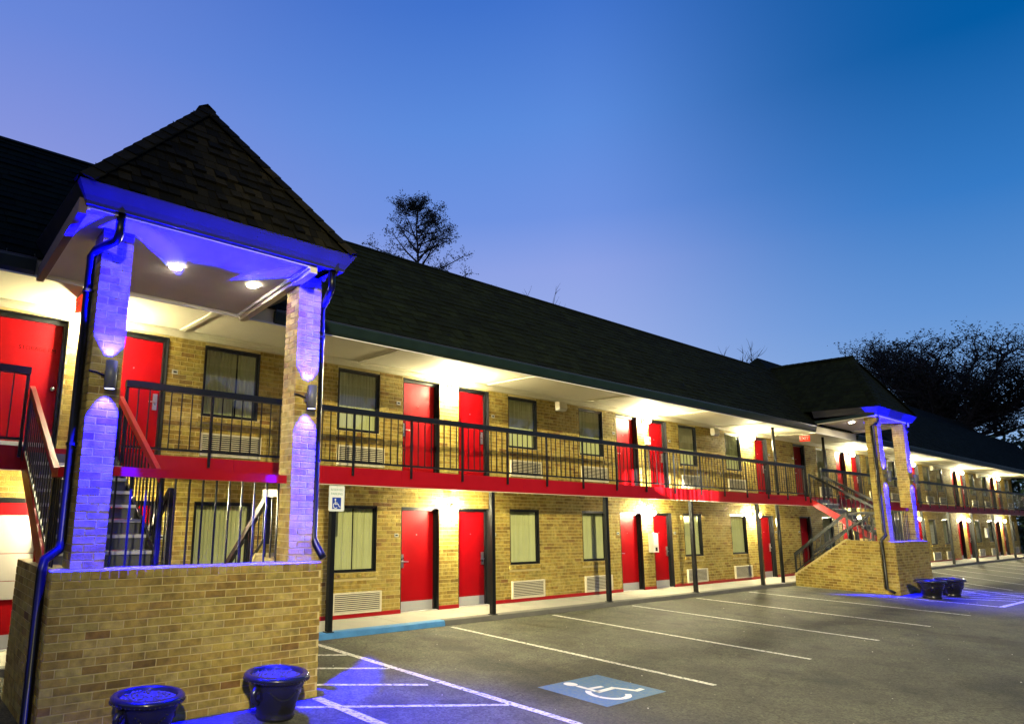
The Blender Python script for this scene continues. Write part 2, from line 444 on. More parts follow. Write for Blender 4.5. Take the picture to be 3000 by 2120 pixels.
# ------------------------------------------------------------------ setting: ground, walkway
ZW, YW = 0.10, -1.10
gm = MB().quad((-700, -700, 0), (700, -700, 0), (700, 700, 0), (-700, 700, 0))
ground = obj('parking_lot', gm, 'asphalt', kind='structure', label='dark patchy asphalt of the motel parking lot')

def stripe(pts, w=0.10, mat='line_white', name='parking_line', z=0.004):
    (xa, ya), (xb, yb) = pts
    d = Vector((xb - xa, yb - ya, 0)).normalized(); s = Vector((-d.y, d.x, 0)) * w / 2
    a, b = Vector((xa, ya, z)), Vector((xb, yb, z))
    n = max(2, int((b - a).length / 0.25)); mb = MB(); prev = None
    for i in range(n + 1):
        p = a.lerp(b, i / n); j = random.uniform(-0.006, 0.006); k = random.uniform(-0.006, 0.006)
        cur = (p + s * (1 + j / w * 2), p - s * (1 + k / w * 2))
        if prev: mb.quad(prev[0], prev[1], cur[1], cur[0])
        prev = cur
    return obj(name, mb, mat, ground)

for i in range(5): stripe([(0.595 + 2.922 * i, -1.25), (0.595 + 2.922 * i, -6.2)])
stripe([(-2.42, -1.3), (-2.26, -6.25)], 0.11)
stripe([(-4.04, -3.97), (-3.93, -6.9)], 0.13, z=0.008)
for a, b in (((-3.95, -1.43), (-2.46, -2.25)), ((-3.95, -2.33), (-2.43, -3.26)), ((-3.95, -3.33), (-2.56, -4.2)), ((-5.0, -3.82), (-2.36, -5.35))): stripe([a, b], 0.075, z=0.006)
stripe([(15.05, -4.0), (15.1, -6.2)], 0.11)
stripe([(15.05, -6.2), (18.6, -6.27)], 0.12, z=0.006)
for k in range(5): stripe([(15.7 + k * 0.85, -4.25 - 0.05 * k), (17.2 + k * 0.85, -6.1)], 0.08, z=0.006)
stripe([(20.4, -4.2), (18.6, -6.25)], 0.1, z=0.008)
for k in range(8):
    x = 22.6 + 2.75 * k
    stripe([(x, -1.3), (x - 4.2, -5.3)], 0.10)

# accessible-stall panel painted on the lot
pan = MB().quad((-1.47, -6.02, 0.004), (-0.25, -6.02, 0.004), (-0.25, -5.02, 0.004), (-1.47, -5.02, 0.004))
panel = obj('accessible_parking_panel', pan, 'panel_blue', ground)
def strip2(mb, a, b, w, z):
    a, b = Vector((*a, z)), Vector((*b, z)); d = (b - a).normalized(); s = Vector((-d.y, d.x, 0)) * w / 2
    mb.quad(a - s, b - s, b + s, a + s)
def wheelchair(mb, P, z, sc=1.0):
    """flat wheelchair mark; P maps symbol (u right, v up, unit ~1) to 2d"""
    def disc(c, r, n=20):
        pts = [(*P(c[0] + r * math.cos(2 * math.pi * k / n), c[1] + r * math.sin(2 * math.pi * k / n)), z) for k in range(n)]
        mb.add(pts, [tuple(range(n))])
    def line(a, b, w):
        a, b = Vector((*a, 0)), Vector((*b, 0)); d = (b - a).normalized(); s = Vector((-d.y, d.x, 0)) * w / 2
        mb.add([(*P((a - s).x, (a - s).y), z), (*P((b - s).x, (b - s).y), z), (*P((b + s).x, (b + s).y), z), (*P((a + s).x, (a + s).y), z)], [(0, 1, 2, 3)])
    disc((-0.02, 0.53), 0.088)
    line((-0.02, 0.43), (-0.03, 0.10), 0.072); line((-0.02, 0.265), (0.235, 0.24), 0.06)
    line((-0.065, 0.11), (0.30, 0.125), 0.075); line((0.285, 0.155), (0.435, -0.13), 0.075); line((0.42, -0.115), (0.575, -0.10), 0.065)
    n = 26; a0, a1 = R(118), R(322)
    for k in range(n):
        t0, t1 = a0 + (a1 - a0) * k / n, a0 + (a1 - a0) * (k + 1) / n
        if abs(k - 8) < 1 or abs(k - 17) < 1: t1 -= (t1 - t0) * 0.25
        r0, r1 = 0.195, 0.268
        mb.add([(*P(0.01 + r * math.cos(t), 0.0 + r * math.sin(t)), z) for r, t in ((r0, t0), (r1, t0), (r1, t1), (r0, t1))], [(0, 1, 2, 3)])
sm = MB(); wheelchair(sm, lambda u, v: (-0.98 + u, -5.69 + v), 0.0085)
obj('wheelchair_symbol', sm, 'symbol_white', ground)

# loose grit
gb = MB()
for k in range(120):
    x, y = random.uniform(-6, 16), random.uniform(-9.5, -1.6)
    if -7.2 < x < -3.9 and y > -4.5: continue
    r = random.uniform(0.004, 0.012)
    gb.sphere((x, y, r * 0.4), r, 5, 3, 0.6)
obj('grit', gb, 'pebble', kind='stuff', label='pale grit scattered over the asphalt', cat='grit')

# walkway slab with kerb; bays cast between joints
walk = obj('walkway', MB().box(-14, 53.3, YW + 0.16, 0.3, -0.2, ZW - 0.006), 'concrete', kind='structure', label='pale concrete walkway under the balcony')
SLAB = 1.95
x = -14.0
while x < 53.2:
    x1_ = min(x + SLAB, 53.3)
    obj('slab', MB().box(x + 0.005, x1_ - 0.005, YW + 0.165, 0.0, ZW - 0.05, ZW), 'concrete', walk)
    x = x1_
for a, b, mt in ((-14, -7.05, 'kerb_concrete'), (-3.95, 0.57, 'blue_paint'), (0.575, 15.6, 'kerb_concrete'), (18.8, 53.3, 'kerb_concrete'), (-7.04, -3.96, 'kerb_concrete'), (15.605, 18.795, 'kerb_concrete')):
    kb = MB(); n = max(1, int((b - a) / 3.0)); s = (b - a) / n
    for i in range(n):
        xa, xb = a + i * s + 0.003, a + (i + 1) * s - 0.003
        kb.prism([(xa, YW, 0.0), (xa, YW + 0.012, ZW - 0.012), (xa, YW + 0.035, ZW + 0.002), (xa, YW + 0.16, ZW + 0.002), (xa, YW + 0.16, -0.1), (xa, YW, -0.1)], (xb - xa, 0, 0))
    obj('kerb', kb, mt, walk, label='kerb painted blue' if mt == 'blue_paint' else None)

# ------------------------------------------------------------------ the motel building
ZF0, ZF1, Z2 = 2.54, 2.845, 2.80
XL, XR = -14.0, 52.85
DOOR_H = 2.084
ZS = 5.05      # upper soffit
DOORS = [(-7.30, 1.03, 'R'), (-5.72, 1.02, 'R'), (0.357, 1.033, 'L'), (1.954, 0.976, 'R'), (7.957, 1.033, 'L'), (9.554, 0.976, 'R'), (16.16, 0.95, 'R'), (19.28, 1.0, 'L'),
         (23.25, 1.0, 'L'), (24.92, 1.0, 'R'), (31.1, 1.0, 'L'), (32.7, 1.0, 'R'), (39.25, 1.02, 'L'), (40.95, 1.02, 'R'), (47.2, 1.02, 'L'), (48.85, 1.02, 'R')]
WINS = [(-4.065, 1.06), (-1.292, 1.025), (3.595, 1.03), (6.308, 1.025), (11.195, 1.03), (14.07, 1.03), (21.34, 1.0), (26.65, 1.0), (29.3, 1.0), (34.4, 1.0), (36.6, 1.0), (42.7, 1.05), (45.45, 1.05), (51.0, 1.0)]
WZ = {0: (0.935, 2.193), 1: (3.635, 4.865)}
FZ = {0: ZW, 1: Z2}
holes = []
for lv in (0, 1):
    for x, w, h in DOORS: holes.append((x, x + w, FZ[lv] - 0.15, FZ[lv] + DOOR_H))
    for x, w in WINS: holes.append((x, x + w, *WZ[lv]))

bld = thing('motel_building', 'long two storey yellow brick motel with red doors and dark shingle roof', 'building', (19.4, 5, 0))
# body: mortar plane with openings
xs = sorted({XL, XR, *[h[0] for h in holes], *[h[1] for h in holes]}); zs = sorted({0.0, 5.02, *[h[2] for h in holes if h[2] > 0], *[h[3] for h in holes]})
wm = MB()
for zi in range(len(zs) - 1):
    zc = (zs[zi] + zs[zi + 1]) / 2; run = None
    for xi in range(len(xs) - 1):
        xc = (xs[xi] + xs[xi + 1]) / 2
        solid = not any(h[0] < xc < h[1] and h[2] < zc < h[3] for h in holes)
        if solid: run = (run[0], xs[xi + 1]) if run else (xs[xi], xs[xi + 1])
        if (not solid or xi == len(xs) - 2) and run:
            wm.quad((run[0], 0.008, zs[zi]), (run[1], 0.008, zs[zi]), (run[1], 0.008, zs[zi + 1]), (run[0], 0.008, zs[zi + 1])); run = None
wm.quad((XL, 0.008, 0), (XL, 10, 0), (XL, 10, 5.02), (XL, 0.008, 5.02))
wm.quad((XR, 0.008, 0), (XR, 10, 0), (XR, 10, 5.02), (XR, 0.008, 5.02))
wm.quad((XL, 10, 0), (XR, 10, 0), (XR, 10, 5.02), (XL, 10, 5.02))
wall = obj('wall', wm, 'mortar', bld)
obj('light_block_plane', MB().quad((XL, 0.34, 0), (XR, 0.34, 0), (XR, 0.34, 5.02), (XL, 0.34, 5.02)), 'dark_void', bld)  # added dark plane, stops light leaking in behind the openings
# bricks
sill_holes = []
for lv in (0, 1):
    for x, w in WINS: sill_holes.append((x - 0.04, x + w + 0.04, WZ[lv][0] - 0.105, WZ[lv][0]))
pcs = [p for p in lay(XL, XR, 0.0, 4.914, holes + sill_holes)]
def near_key(p):
    cx, cz = (p[0] + p[1]) / 2, (p[2] + p[3]) / 2
    return (cx - CAM.x) ** 2 + CAM.y ** 2 + (cz - CAM.z) ** 2
vis = [p for p in pcs if p[1] - p[0] > 0.1 and ((-0.25 < p[0] < 0.33 and (0.2 < p[2] < 2.5 or 3.95 < p[2])) or (1.4 < p[0] < 1.9 and (0.2 < p[2] < 2.5 or 3.95 < p[2])) or (-2.9 < p[0] < -1.4 and p[2] > 2.9) or (-4.65 < p[0] < -4.1 and p[2] > 3.0))]
vis = set(sorted(vis, key=near_key)[:300])
arr = []
for p in pcs:
    j = random.uniform(-0.0018, 0.0018)
    if p in vis: place('brick', brick_mesh(p[1] - p[0], 0.03, p[3] - p[2], 'y'), wall, (p[0], j, p[2]))
    else: arr.append((p[0], p[1], j, 0.03, p[2], p[3]))
place('brick_field', boxes_mesh('brick_field', arr, 'brick'), wall, kind='stuff')
for lv in (0, 1):
    for x, w in WINS:   # rowlock sill bricks
        n = 11; s = (w + 0.08) / n; sb = MB(); zt = WZ[lv][0]
        for i in range(n):
            a, b = x - 0.04 + i * s + 0.004, x - 0.04 + (i + 1) * s - 0.004
            sb.prism([(a, -0.028, zt - 0.10), (a, 0.06, zt - 0.10), (a, 0.06, zt - 0.004), (a, -0.028, zt - 0.022)], (b - a, 0, 0))
        obj('sill_course', sb, 'brick', wall)
# frieze, skirting
obj('frieze', MB().box(XL, XR, -0.03, 0.02, 4.925, ZS), 'cream', bld)
fm = MB().box(XL, XR, -0.05, -0.032, 5.0, ZS - 0.002)
obj('frieze_moulding', fm, 'cream', bld)
edges = [XL] + [v for x, w, h in DOORS for v in (x - 0.0, x + w)] + [XR]
for i in range(0, len(edges), 2):
    if edges[i + 1] - edges[i] > 0.02: obj('skirting', MB().box(edges[i], edges[i + 1], -0.014, 0.0, ZW + 0.002, ZW + 0.078), 'red_paint', bld)

# balcony
bal = obj('balcony', MB().box(XL, 53.2, YW + 0.012, 0.0, 2.60, Z2), 'concrete', bld)
obj('ceiling_panel', MB().box(XL, 53.2, YW + 0.014, -0.001, 2.585, 2.597), 'cream', bal)
fx = [XL, -6.9, 53.2]
fm = MB()
for i in range(20):
    a, b = XL + i * 3.36, min(XL + (i + 1) * 3.36, 53.2)
    if a < b: obj('fascia_board', MB().box(a + 0.002, b - 0.002, YW - 0.02, YW + 0.01, ZF0, ZF1), 'red_paint', bal)
obj('drip_edge', MB().box(XL, 53.2, YW - 0.026, YW + 0.04, ZF0 - 0.012, ZF0 - 0.001), 'plastic_cream', bal)
obj('curb_angle', MB().box(XL, 53.2, YW + 0.011, YW + 0.03, Z2 + 0.002, ZF1 - 0.005), 'plastic_cream', bal)

# ground floor posts under the balcony
for i, x in enumerate([-2.0, 1.918, 5.836, 9.754, 13.672, 21.5, 25.4, 29.4, 33.35, 37.4, 41.5, 45.5, 49.5]):
    pmh = MB().box(-0.045, 0.045, -0.045, 0.045, 0, ZF0 + 0.05 - ZW); pmh.box(-0.075, 0.075, -0.06, 0.06, 0, 0.012)
    obj('support_post', pmh, 'black_paint', bld, loc=(x, -1.035, ZW + 0.003))
# tall pipes beside the far stair
for x in (15.25, 19.3):
    obj('downpipe', MB().tube([(x, -1.02, Z2), (x, -1.02, ZS)], 0.045, 10), 'black_paint', bld, True)
obj('downpipe', MB().tube([(15.25, -0.95, ZW), (15.25, -0.95, 2.6)], 0.055, 10), 'black_paint', bld, True)

# doors
def ring(mb, w, h, t, y0, y1, bottom=False):
    mb.box(0, t, y0, y1, 0, h); mb.box(w - t, w, y0, y1, 0, h); mb.box(t, w - t, y0, y1, h - t, h)
    if bottom: mb.box(t, w - t, y0, y1, 0, t)
DM = {}
def door_parts(w, hand):
    k = (round(w, 3), hand)
    if k in DM: return DM[k]
    h = DOOR_H
    fr = MB(); ring(fr, w, h, 0.012, -0.004, 0.11); 
    for a, b in ((0.0125, 0.055), (w - 0.055, w - 0.0125)): fr.box(a, b, 0.09, 0.20, 0, h - 0.012)
    fr.box(0.055, w - 0.055, 0.09, 0.20, h - 0.07, h - 0.0125)
    lf = MB().box(0.057, w - 0.057, 0.135, 0.18, 0.008, h - 0.072)
    kp = MB().box(0.066, w - 0.066, 0.130, 0.1345, 0.012, 0.195)
    s = 1 if hand == 'L' else -1; hx = 0.125 if hand == 'L' else w - 0.125
    hd = MB().box(hx - 0.035, hx + 0.035, 0.112, 0.1345, 0.86, 1.13)
    hd.tube([(hx, 0.12, 0.99), (hx, 0.07, 0.99), (hx + s * 0.02, 0.06, 0.99), (hx + s * 0.12, 0.06, 0.985)], 0.011, 8)
    hd.tube([(hx, 0.115, 1.09), (hx, 0.10, 1.09)], 0.02, 10)
    ph = MB().tube([(w / 2, 0.1345, 1.52), (w / 2, 0.128, 1.52)], 0.012, 10)
    th = MB().box(0.013, w - 0.013, 0.02, 0.19, 0.0, 0.007)
    DM[k] = (fr.mesh('frame', 'black_paint'), lf.mesh('door', 'red_door'), kp.mesh('kick_plate', 'kick_steel'), hd.mesh('handle', 'steel'), ph.mesh('peephole', 'steel'), th.mesh('threshold', 'kick_steel'))
    return DM[k]
plate = MB().box(-0.05, 0.05, -0.012, -0.002, -0.035, 0.035).mesh('number_plate', 'kick_steel')
plate_dark = MB().box(-0.03, 0.03, -0.016, -0.0125, -0.015, 0.015).mesh('number_plate', 'dark_void')
for lv in (0, 1):
    for x, w, hand in DOORS:
        fr, lf, kp, hd, ph, th = door_parts(w, hand)
        loc = (x, 0, FZ[lv] + 0.001)
        d = place('door', lf, bld, loc)
        place('frame', fr, d, loc)
        special = (x == -7.30)
        if not special:
            place('handle', hd, d, loc)
            if x < 20: place('peephole', ph, d, loc)
        place('threshold', th, d, loc)
        if lv == 0 or special: place('kick_plate', kp, d, loc)
        if x < 20 and not special:
            px = x - 0.13 if hand == 'L' else x + w + 0.13
            p = place('number_plate', plate, d, (px, 0, FZ[lv] + 1.52)); 
            place('number_card', plate_dark, d, (px, 0, FZ[lv] + 1.52))
        if special and lv == 0:
            sp = MB()
            for a, b in ((0.67, 0.92), (0.925, 1.30), (1.305, 1.84)): sp.box(x + 0.09, x + w - 0.06, 0.118, 0.133, FZ[0] + a + 0.002, FZ[0] + b - 0.002)
            obj('metal_panel', sp, 'silver_panel', d, label='wide silver panels across a red door')
        if special and lv == 1:
            tm = text_mesh('door_lettering', 'STORAGE RM', 0.085, 'door_ink')
            place('door_lettering', tm, d, (x + w * 0.63, 0.1325, Z2 + 1.60), rot=(R(90), 0, 0))
            obj('handle', MB().tube([(x + w - 0.12, 0.135, Z2 + 1.02), (x + w - 0.12, 0.075, Z2 + 1.02)], 0.028, 12), 'steel', d, True)

# windows
WMC = {}
def win_parts(w, h):
    k = (round(w, 3), round(h, 3))
    if k in WMC: return WMC[k]
    lin_ = MB(); ring(lin_, w, h, 0.014, -0.003, 0.10, True)
    for a in (0.0145,):
        lin_.box(a, a + 0.04, 0.03, 0.085, 0.0145, h - 0.0145); lin_.box(w - a - 0.04, w - a, 0.03, 0.085, 0.0145, h - 0.0145)
        lin_.box(a + 0.04, w - a - 0.04, 0.03, 0.085, h - 0.06, h - 0.0145); lin_.box(a + 0.04, w - a - 0.04, 0.03, 0.085, 0.0145, 0.05)
    g = MB().quad((0.05, 0.045, 0.045), (w - 0.05, 0.045, 0.045), (w - 0.05, 0.045, h - 0.055), (0.05, 0.045, h - 0.055))
    WMC[k] = (lin_.mesh('frame', 'black_paint'), g.mesh('glass', 'glass'))
    return WMC[k]
def curtain_mesh(w, h, seed, gap):
    rg = random.Random(seed); n = 90; mb = MB(); ph = rg.uniform(0, 6); amp = 0.022
    ys = []; u = 0
    for i in range(n + 1):
        u += rg.uniform(0.6, 1.4)
        ys.append(0.098 + amp * math.sin(u * 0.95 + ph) + 0.008 * math.sin(u * 2.3))
    for i in range(n):
        xa, xb = 0.03 + (w - 0.06) * i / n, 0.03 + (w - 0.06) * (i + 1) / n
        if gap and abs((xa + xb) / 2 - w * gap) < 0.012: continue
        mb.add([(xa, ys[i], 0.03), (xb, ys[i + 1], 0.03), (xb, ys[i + 1] * 0.6 + 0.039, h - 0.02), (xa, ys[i] * 0.6 + 0.039, h - 0.02)], [(0, 1, 2, 3)])
    return mb.mesh('curtain', 'curtain', True)
for lv in (0, 1):
    for k, (x, w) in enumerate(WINS):
        h = WZ[lv][1] - WZ[lv][0]; fr, g = win_parts(w, h); loc = (x, 0, WZ[lv][0])
        o = place('window', fr, bld, loc)
        place('pane', g, o, loc)
        place('curtain', curtain_mesh(w, h, 11 * k + lv, random.choice([0, 0, 0.5, 0.62])), o, loc)

# wall air conditioner grilles under the windows
AC = {}
def ac_parts(w):
    h = 0.385
    if 'a' in AC: return AC['a']
    fr = MB(); t = 0.03
    fr.box(0, t, -0.055, -0.001, 0, h); fr.box(w - t, w, -0.055, -0.001, 0, h); fr.box(t, w - t, -0.055, -0.001, 0, t); fr.box(t, w - t, -0.055, -0.001, h - t, h)
    fr.box(-0.012, w + 0.012, -0.02, -0.0015, -0.012, -0.0005)
    bk = MB().box(t, w - t, -0.02, -0.002, t, h - t)
    sl = MB().hexa([(t + 0.001, -0.052, 0), (w - t - 0.001, -0.052, 0), (w - t - 0.001, -0.028, 0.006), (t + 0.001, -0.028, 0.006), (t + 0.001, -0.052, 0.012), (w - t - 0.001, -0.052, 0.012), (w - t - 0.001, -0.028, 0.018), (t + 0.001, -0.028, 0.018)])
    al = MB()
    for i in range(9):
        b = len(al.v); al.v += [(q[0], q[1], q[2] + 0.036 + i * 0.0358) for q in sl.v]; al.f += [tuple(b + j for j in f) for f in sl.f]
    AC['a'] = (fr.mesh('grille_frame', 'plastic_cream'), bk.mesh('grille_back', 'dark_void'), sl.mesh('slat', 'plastic_cream'), al.mesh('slats', 'plastic_cream'))
    return AC['a']
for lv in (0, 1):
    for x, w in WINS:
        fr, bk, sl, al = ac_parts(1.13); z0 = 0.185 if lv == 0 else 2.955
        loc = (x + 0.01, 0, z0)
        o = place('air_conditioner', fr, bld, loc); place('grille_back', bk, o, loc)
        if x < 8:
            for i in range(9): place('slat', sl, o, (loc[0], 0, z0 + 0.036 + i * 0.0358))
        else: place('slats', al, o, loc)

# upper soffit, battens, eave
TN = dict(xl=-7.18, xr=-3.90); TF = dict(xl=15.40, xr=18.95)
YE = -2.25
sof = obj('soffit', MB().box(XL, 53.3, YE + 0.03, 0.0, ZS, ZS + 0.03), 'cream', bld)
bx_ = -11.9
while bx_ < 52:
    obj('batten', MB().box(bx_ - 0.045, bx_ + 0.045, YE + 0.06, -0.052, ZS - 0.022, ZS - 0.001), 'cream', sof); bx_ += 3.69
for a, b in ((XL, TN['xl'] + 0.02), (TN['xr'] - 0.02, TF['xl'] + 0.02), (TF['xr'] - 0.02, 53.4)):
    gb_ = MB().prism([(a, YE + 0.10, 4.83), (a, YE + 0.03, 4.815), (a, YE, 4.86), (a, YE - 0.03, 4.99), (a, YE - 0.03, 5.01), (a, YE + 0.10, 5.01)], (b - a, 0, 0))
    obj('gutter', gb_, 'green_metal', bld)
    obj('gutter_lip', MB().box(a, b, YE - 0.036, YE - 0.028, 5.0115, 5.022), 'gutter_metal', bld)
obj('eave_trim', MB().box(XL, 53.4, YE + 0.03, YE + 0.052, 4.80, 4.826), 'white_paint', bld)
obj('eave_board', MB().box(XL, 53.4, YE + 0.055, YE + 0.085, 4.828, ZS + 0.03), 'cream', bld)

# main roof: steep shingled slope, flat top, hip block behind
RY0, RZ0, RY1, RZ1 = YE - 0.02, 5.03, -0.41, 7.32
rm_ = MB().quad((XL, RY0 + 0.05, RZ0), (53.5, RY0 + 0.05, RZ0), (53.2, RY1 + 0.05, RZ1), (XL, RY1 + 0.05, RZ1))
rm_.quad((XL, RY1 + 0.05, RZ1), (53.2, RY1 + 0.05, RZ1), (53.2, 10.3, RZ1), (XL, 10.3, RZ1))
rm_.quad((53.2, RY1 + 0.05, RZ1), (53.5, RY0 + 0.05, RZ0), (53.5, 12.2, RZ0), (53.2, 10.3, RZ1))
roof = obj('roof', rm_, 'shingle_green', bld)
SL = math.hypot(RY1 - RY0, RZ1 - RZ0); sd = Vector((0, RY1 - RY0, RZ1 - RZ0)) / SL; sn = Vector((0, -sd.z, sd.y))
NC = 19; EX = SL / NC
def shingle_pts(w, l, t):
    return [(0, 0, 0.004), (w, 0, 0.004), (w, l, 0.0), (0, l, 0.0), (0, 0, 0.004 + t), (w, 0, 0.004 + t), (w, l, 0.003), (0, l, 0.003)]
SHM = {}
def shingle_obj_mesh(w, l, t, mat):
    k = (round(w, 2), round(l, 2), round(t, 3), mat)
    if k not in SHM:
        SHM[k] = MB().hexa(shingle_pts(k[0], k[1], k[2])).mesh('shingle', mat)
    return SHM[k]
slope_ang = math.atan2(sd.z, sd.y)
big = MB(); cand = 0
for c in range(NC):
    x = XL - random.uniform(0, 0.3)
    while x < 53.2:
        w = random.choice([0.24, 0.30, 0.30, 0.36]); t = random.choice([0.008, 0.012, 0.02]); x0 = x; x += w
        if x0 < XL: continue
        base = Vector((x0, RY0 + 0.02, RZ0 - 0.0)) + sd * (c * EX) + sn * 0.004
        if -3.4 < x0 < 2.0 and cand < 300 and 0 < c < 18:
            cand += 1
            place('shingle', shingle_obj_mesh(w - 0.006, EX + 0.02, t, 'shingle_green'), roof, base, rot=(slope_ang, 0, 0))
        else:
            pts = [base + Vector((p[0], 0, 0)) + sd * p[1] + sn * p[2] for p in shingle_pts(w - 0.006, EX + 0.02, t)]
            big.hexa(pts)
obj('shingle_field', big, 'shingle_green', roof, kind='stuff')
obj('ridge_cap', MB().prism([(XL, RY1 - 0.05, RZ1 - 0.03), (XL, RY1 + 0.05, RZ1 + 0.05), (XL, RY1 + 0.2, RZ1 + 0.02), (XL, RY1 + 0.05, RZ1)], (53.2 - XL, 0, 0)), 'shingle_green', roof)
hb = MB()
ra, rb, bs = (26.2, 4.0, 9.93), (62.0, 4.0, 9.95), 7.0
hb.quad((23.6, 1.2, bs), (66, 1.2, bs), rb, ra); hb.tri((23.6, 1.2, bs), ra, (23.6, 6.8, bs)); hb.tri((66, 1.2, bs), (66, 6.8, bs), rb); hb.quad((23.6, 6.8, bs), ra, rb, (66, 6.8, bs))

# ------------------------------------------------------------------ brick pieces on vertical faces of a tower
def face_bricks(parent, pieces, axis, plane, singles, tag='brick_field', maxn=300, depth=0.03):
    """pieces in (u,z); axis 'y': u=x, face towards -y at y=plane; axis 'x': u=-y, face towards -x at x=plane"""
    arr = []; n = 0
    for ua, ub, za, zb in pieces:
        j = random.uniform(-0.002, 0.002)
        if singles and n < maxn:
            n += 1
            if axis == 'y': place('brick', brick_mesh(ub - ua, depth, zb - za, 'y'), parent, (ua, plane + j, za))
            else: place('brick', brick_mesh(ub - ua, depth, zb - za, 'x'), parent, (plane + j, -ua, za))
        elif axis == 'y': arr.append((ua, ub, plane + j, plane + depth, za, zb))
        elif axis == 'x': arr.append((plane + j, plane + depth, -ub, -ua, za, zb))
        else: arr.append((plane - depth, plane + j, -ub, -ua, za, zb))
    return arr

def tower(P):
    s, xc = P['s'], P['xc']
    X = lambda u: xc + s * u
    def bx(mb, u0, u1, *r): return mb.box(X(u0), X(u1), *r)
    T = thing('stair_tower', P['label'], 'stair tower', (xc, -2.5, 0))
    near = P['near']
    H = 1.5
    YF, YC = -3.92, -3.78
    zsof = P['zsof']
    hw = P['hw']
    # --- base wall: front, closed side, sloped side
    body = MB()
    bx(body, -hw + 0.008, hw - 0.008, YF + 0.008, YF + 0.26, 0, H - 0.006)
    bx(body, -hw + 0.008, -hw + 0.25, YF + 0.26, -2.13, 0, H - 0.006)
    slope = [(YF + 0.26, 0), (-1.16, 0), (-1.16, 0.33), (-2.66, H - 0.006), (YF + 0.26, H - 0.006)]
    x0, x1 = X(hw - 0.25), X(hw - 0.008)
    body.prism([(min(x0, x1), y, z) for y, z in slope], (abs(x1 - x0), 0, 0))
    w = obj('base_wall', body, 'mortar', T)
    zc = H - 0.09
    xa, xb = min(X(-hw), X(hw)), max(X(-hw), X(hw))
    arr = []
    front = lay(xa, xb, 0.0, zc, seed=1)
    front.sort(key=lambda p: -p[3])
    arr += face_bricks(w, front, 'y', YF, near, maxn=262)
    # rowlock cap bricks
    ncap = 34; cs = (xb - xa) / ncap
    for i in range(ncap):
        a, b = xa + i * cs + 0.004, xa + (i + 1) * cs - 0.004
        if near: place('brick', brick_mesh(b - a, 0.262, 0.082, 'y'), w, (a, YF - 0.004 + random.uniform(-0.003, 0.003), zc + 0.006))
        else: arr.append((a, b, YF - 0.004, YF + 0.26, zc + 0.006, H))
    topm = MB().box(xa + 0.006, xb - 0.006, YF + 0.005, YF + 0.262, zc + 0.0885, zc + 0.0915)
    obj('cap_mortar', topm, 'mortar', w)
    # side faces
    left, right = xa, xb
    lside_len = (-2.13 if s > 0 else -1.16)
    def side_pieces(to, sloped):
        out = []
        for p in lay(-to, -(YF + 0.012), 0.0, H - 0.004):
            ua, ub, za, zb = p
            if sloped:   # -u = y ; slope line y=-1.16,z=.33 -> y=-2.66,z=H
                ymax = -2.66 + (H - zb) / (H - 0.33) * 1.5 if zb > 0.33 else -1.16
                if -ua > ymax: ua = -ymax
            if ub - ua > 0.03: out.append((ua, ub, za, zb))
        return out
    sl_left = s < 0
    arr += face_bricks(w, side_pieces(lside_len, sl_left), 'x', left, False)
    arr += face_bricks(w, side_pieces(-1.16 if s > 0 else -2.13, not sl_left), 'X', right, False)
    # sloped coping
    cx0, cx1 = min(X(hw - 0.26), X(hw + 0.006)), max(X(hw - 0.26), X(hw + 0.006))
    if arr: place('brick_field', boxes_mesh('brick_field', arr, 'brick'), w, kind='stuff')
    obj('sloped_coping', MB().prism([(cx0, -1.15, 0.335), (cx0, -1.15, 0.375), (cx0, -2.68, H + 0.035), (cx0, -2.72, H + 0.0)], (cx1 - cx0, 0, 0)), 'mortar', w)
    # --- brick columns
    for (u0, u1) in ((-1.30, -0.98), (1.095, 1.42)):
        a, b = min(X(u0), X(u1)), max(X(u0), X(u1))
        cb = MB().box(a + 0.007, b - 0.007, YC + 0.007, YC + 0.313, H, zsof)
        cobj = obj('brick_column', cb, 'mortar', T)
        n = int(round((zsof - H - 0.004) / COURSE)); ch = (zsof - H - 0.004) / n; arr = []
        for r in range(n):
            za, zb = H + 0.003 + r * ch + JOINT / 2, H + 0.003 + (r + 1) * ch - JOINT / 2
            cut = a + (b - a) * (0.66 if r % 2 else 0.34)
            for p0, p1 in ((a, cut - JOINT / 2), (cut + JOINT / 2, b)):
                j = random.uniform(-0.002, 0.002)
                if near: place('brick', brick_mesh(p1 - p0, 0.03, zb - za, 'y'), cobj, (p0, YC + j, za))
                else: arr.append((p0, p1, YC + j, YC + 0.03, za, zb))
            c2 = YC + 0.32 * (0.34 if r % 2 else 0.66)
            for q0, q1 in ((YC + 0.0305, c2 - JOINT / 2), (c2 + JOINT / 2, YC + 0.32)):
                arr.append((a, a + 0.03, q0, q1, za, zb)); arr.append((b - 0.03, b, q0, q1, za, zb))
        place('brick_field', boxes_mesh('brick_field', arr, 'brick'), cobj, kind='stuff')
    # --- roof
    gxl, gxr, gy, gz = P['gxl'], P['gxr'], P['gy'], P['gz']
    ax, ay, az = xc, P['ay'], P['az']
    A = Vector((ax, ay, az)); Bk = Vector((ax, -0.30, az))
    e0, e1 = Vector((gxl + 0.03, gy + 0.03, gz)), Vector((gxr - 0.03, gy + 0.03, gz))
    b0, b1 = Vector((gxl + 0.03, -1.9, gz)), Vector((gxr - 0.03, -1.9, gz))
    rmb = MB().tri(e0, e1, A); rmb.quad(b0, e0, A, Bk); rmb.quad(e1, b1, Bk, A)
    RM = 'shingle' if near else 'shingle_green'
    rf = obj('roof', rmb, RM, T)
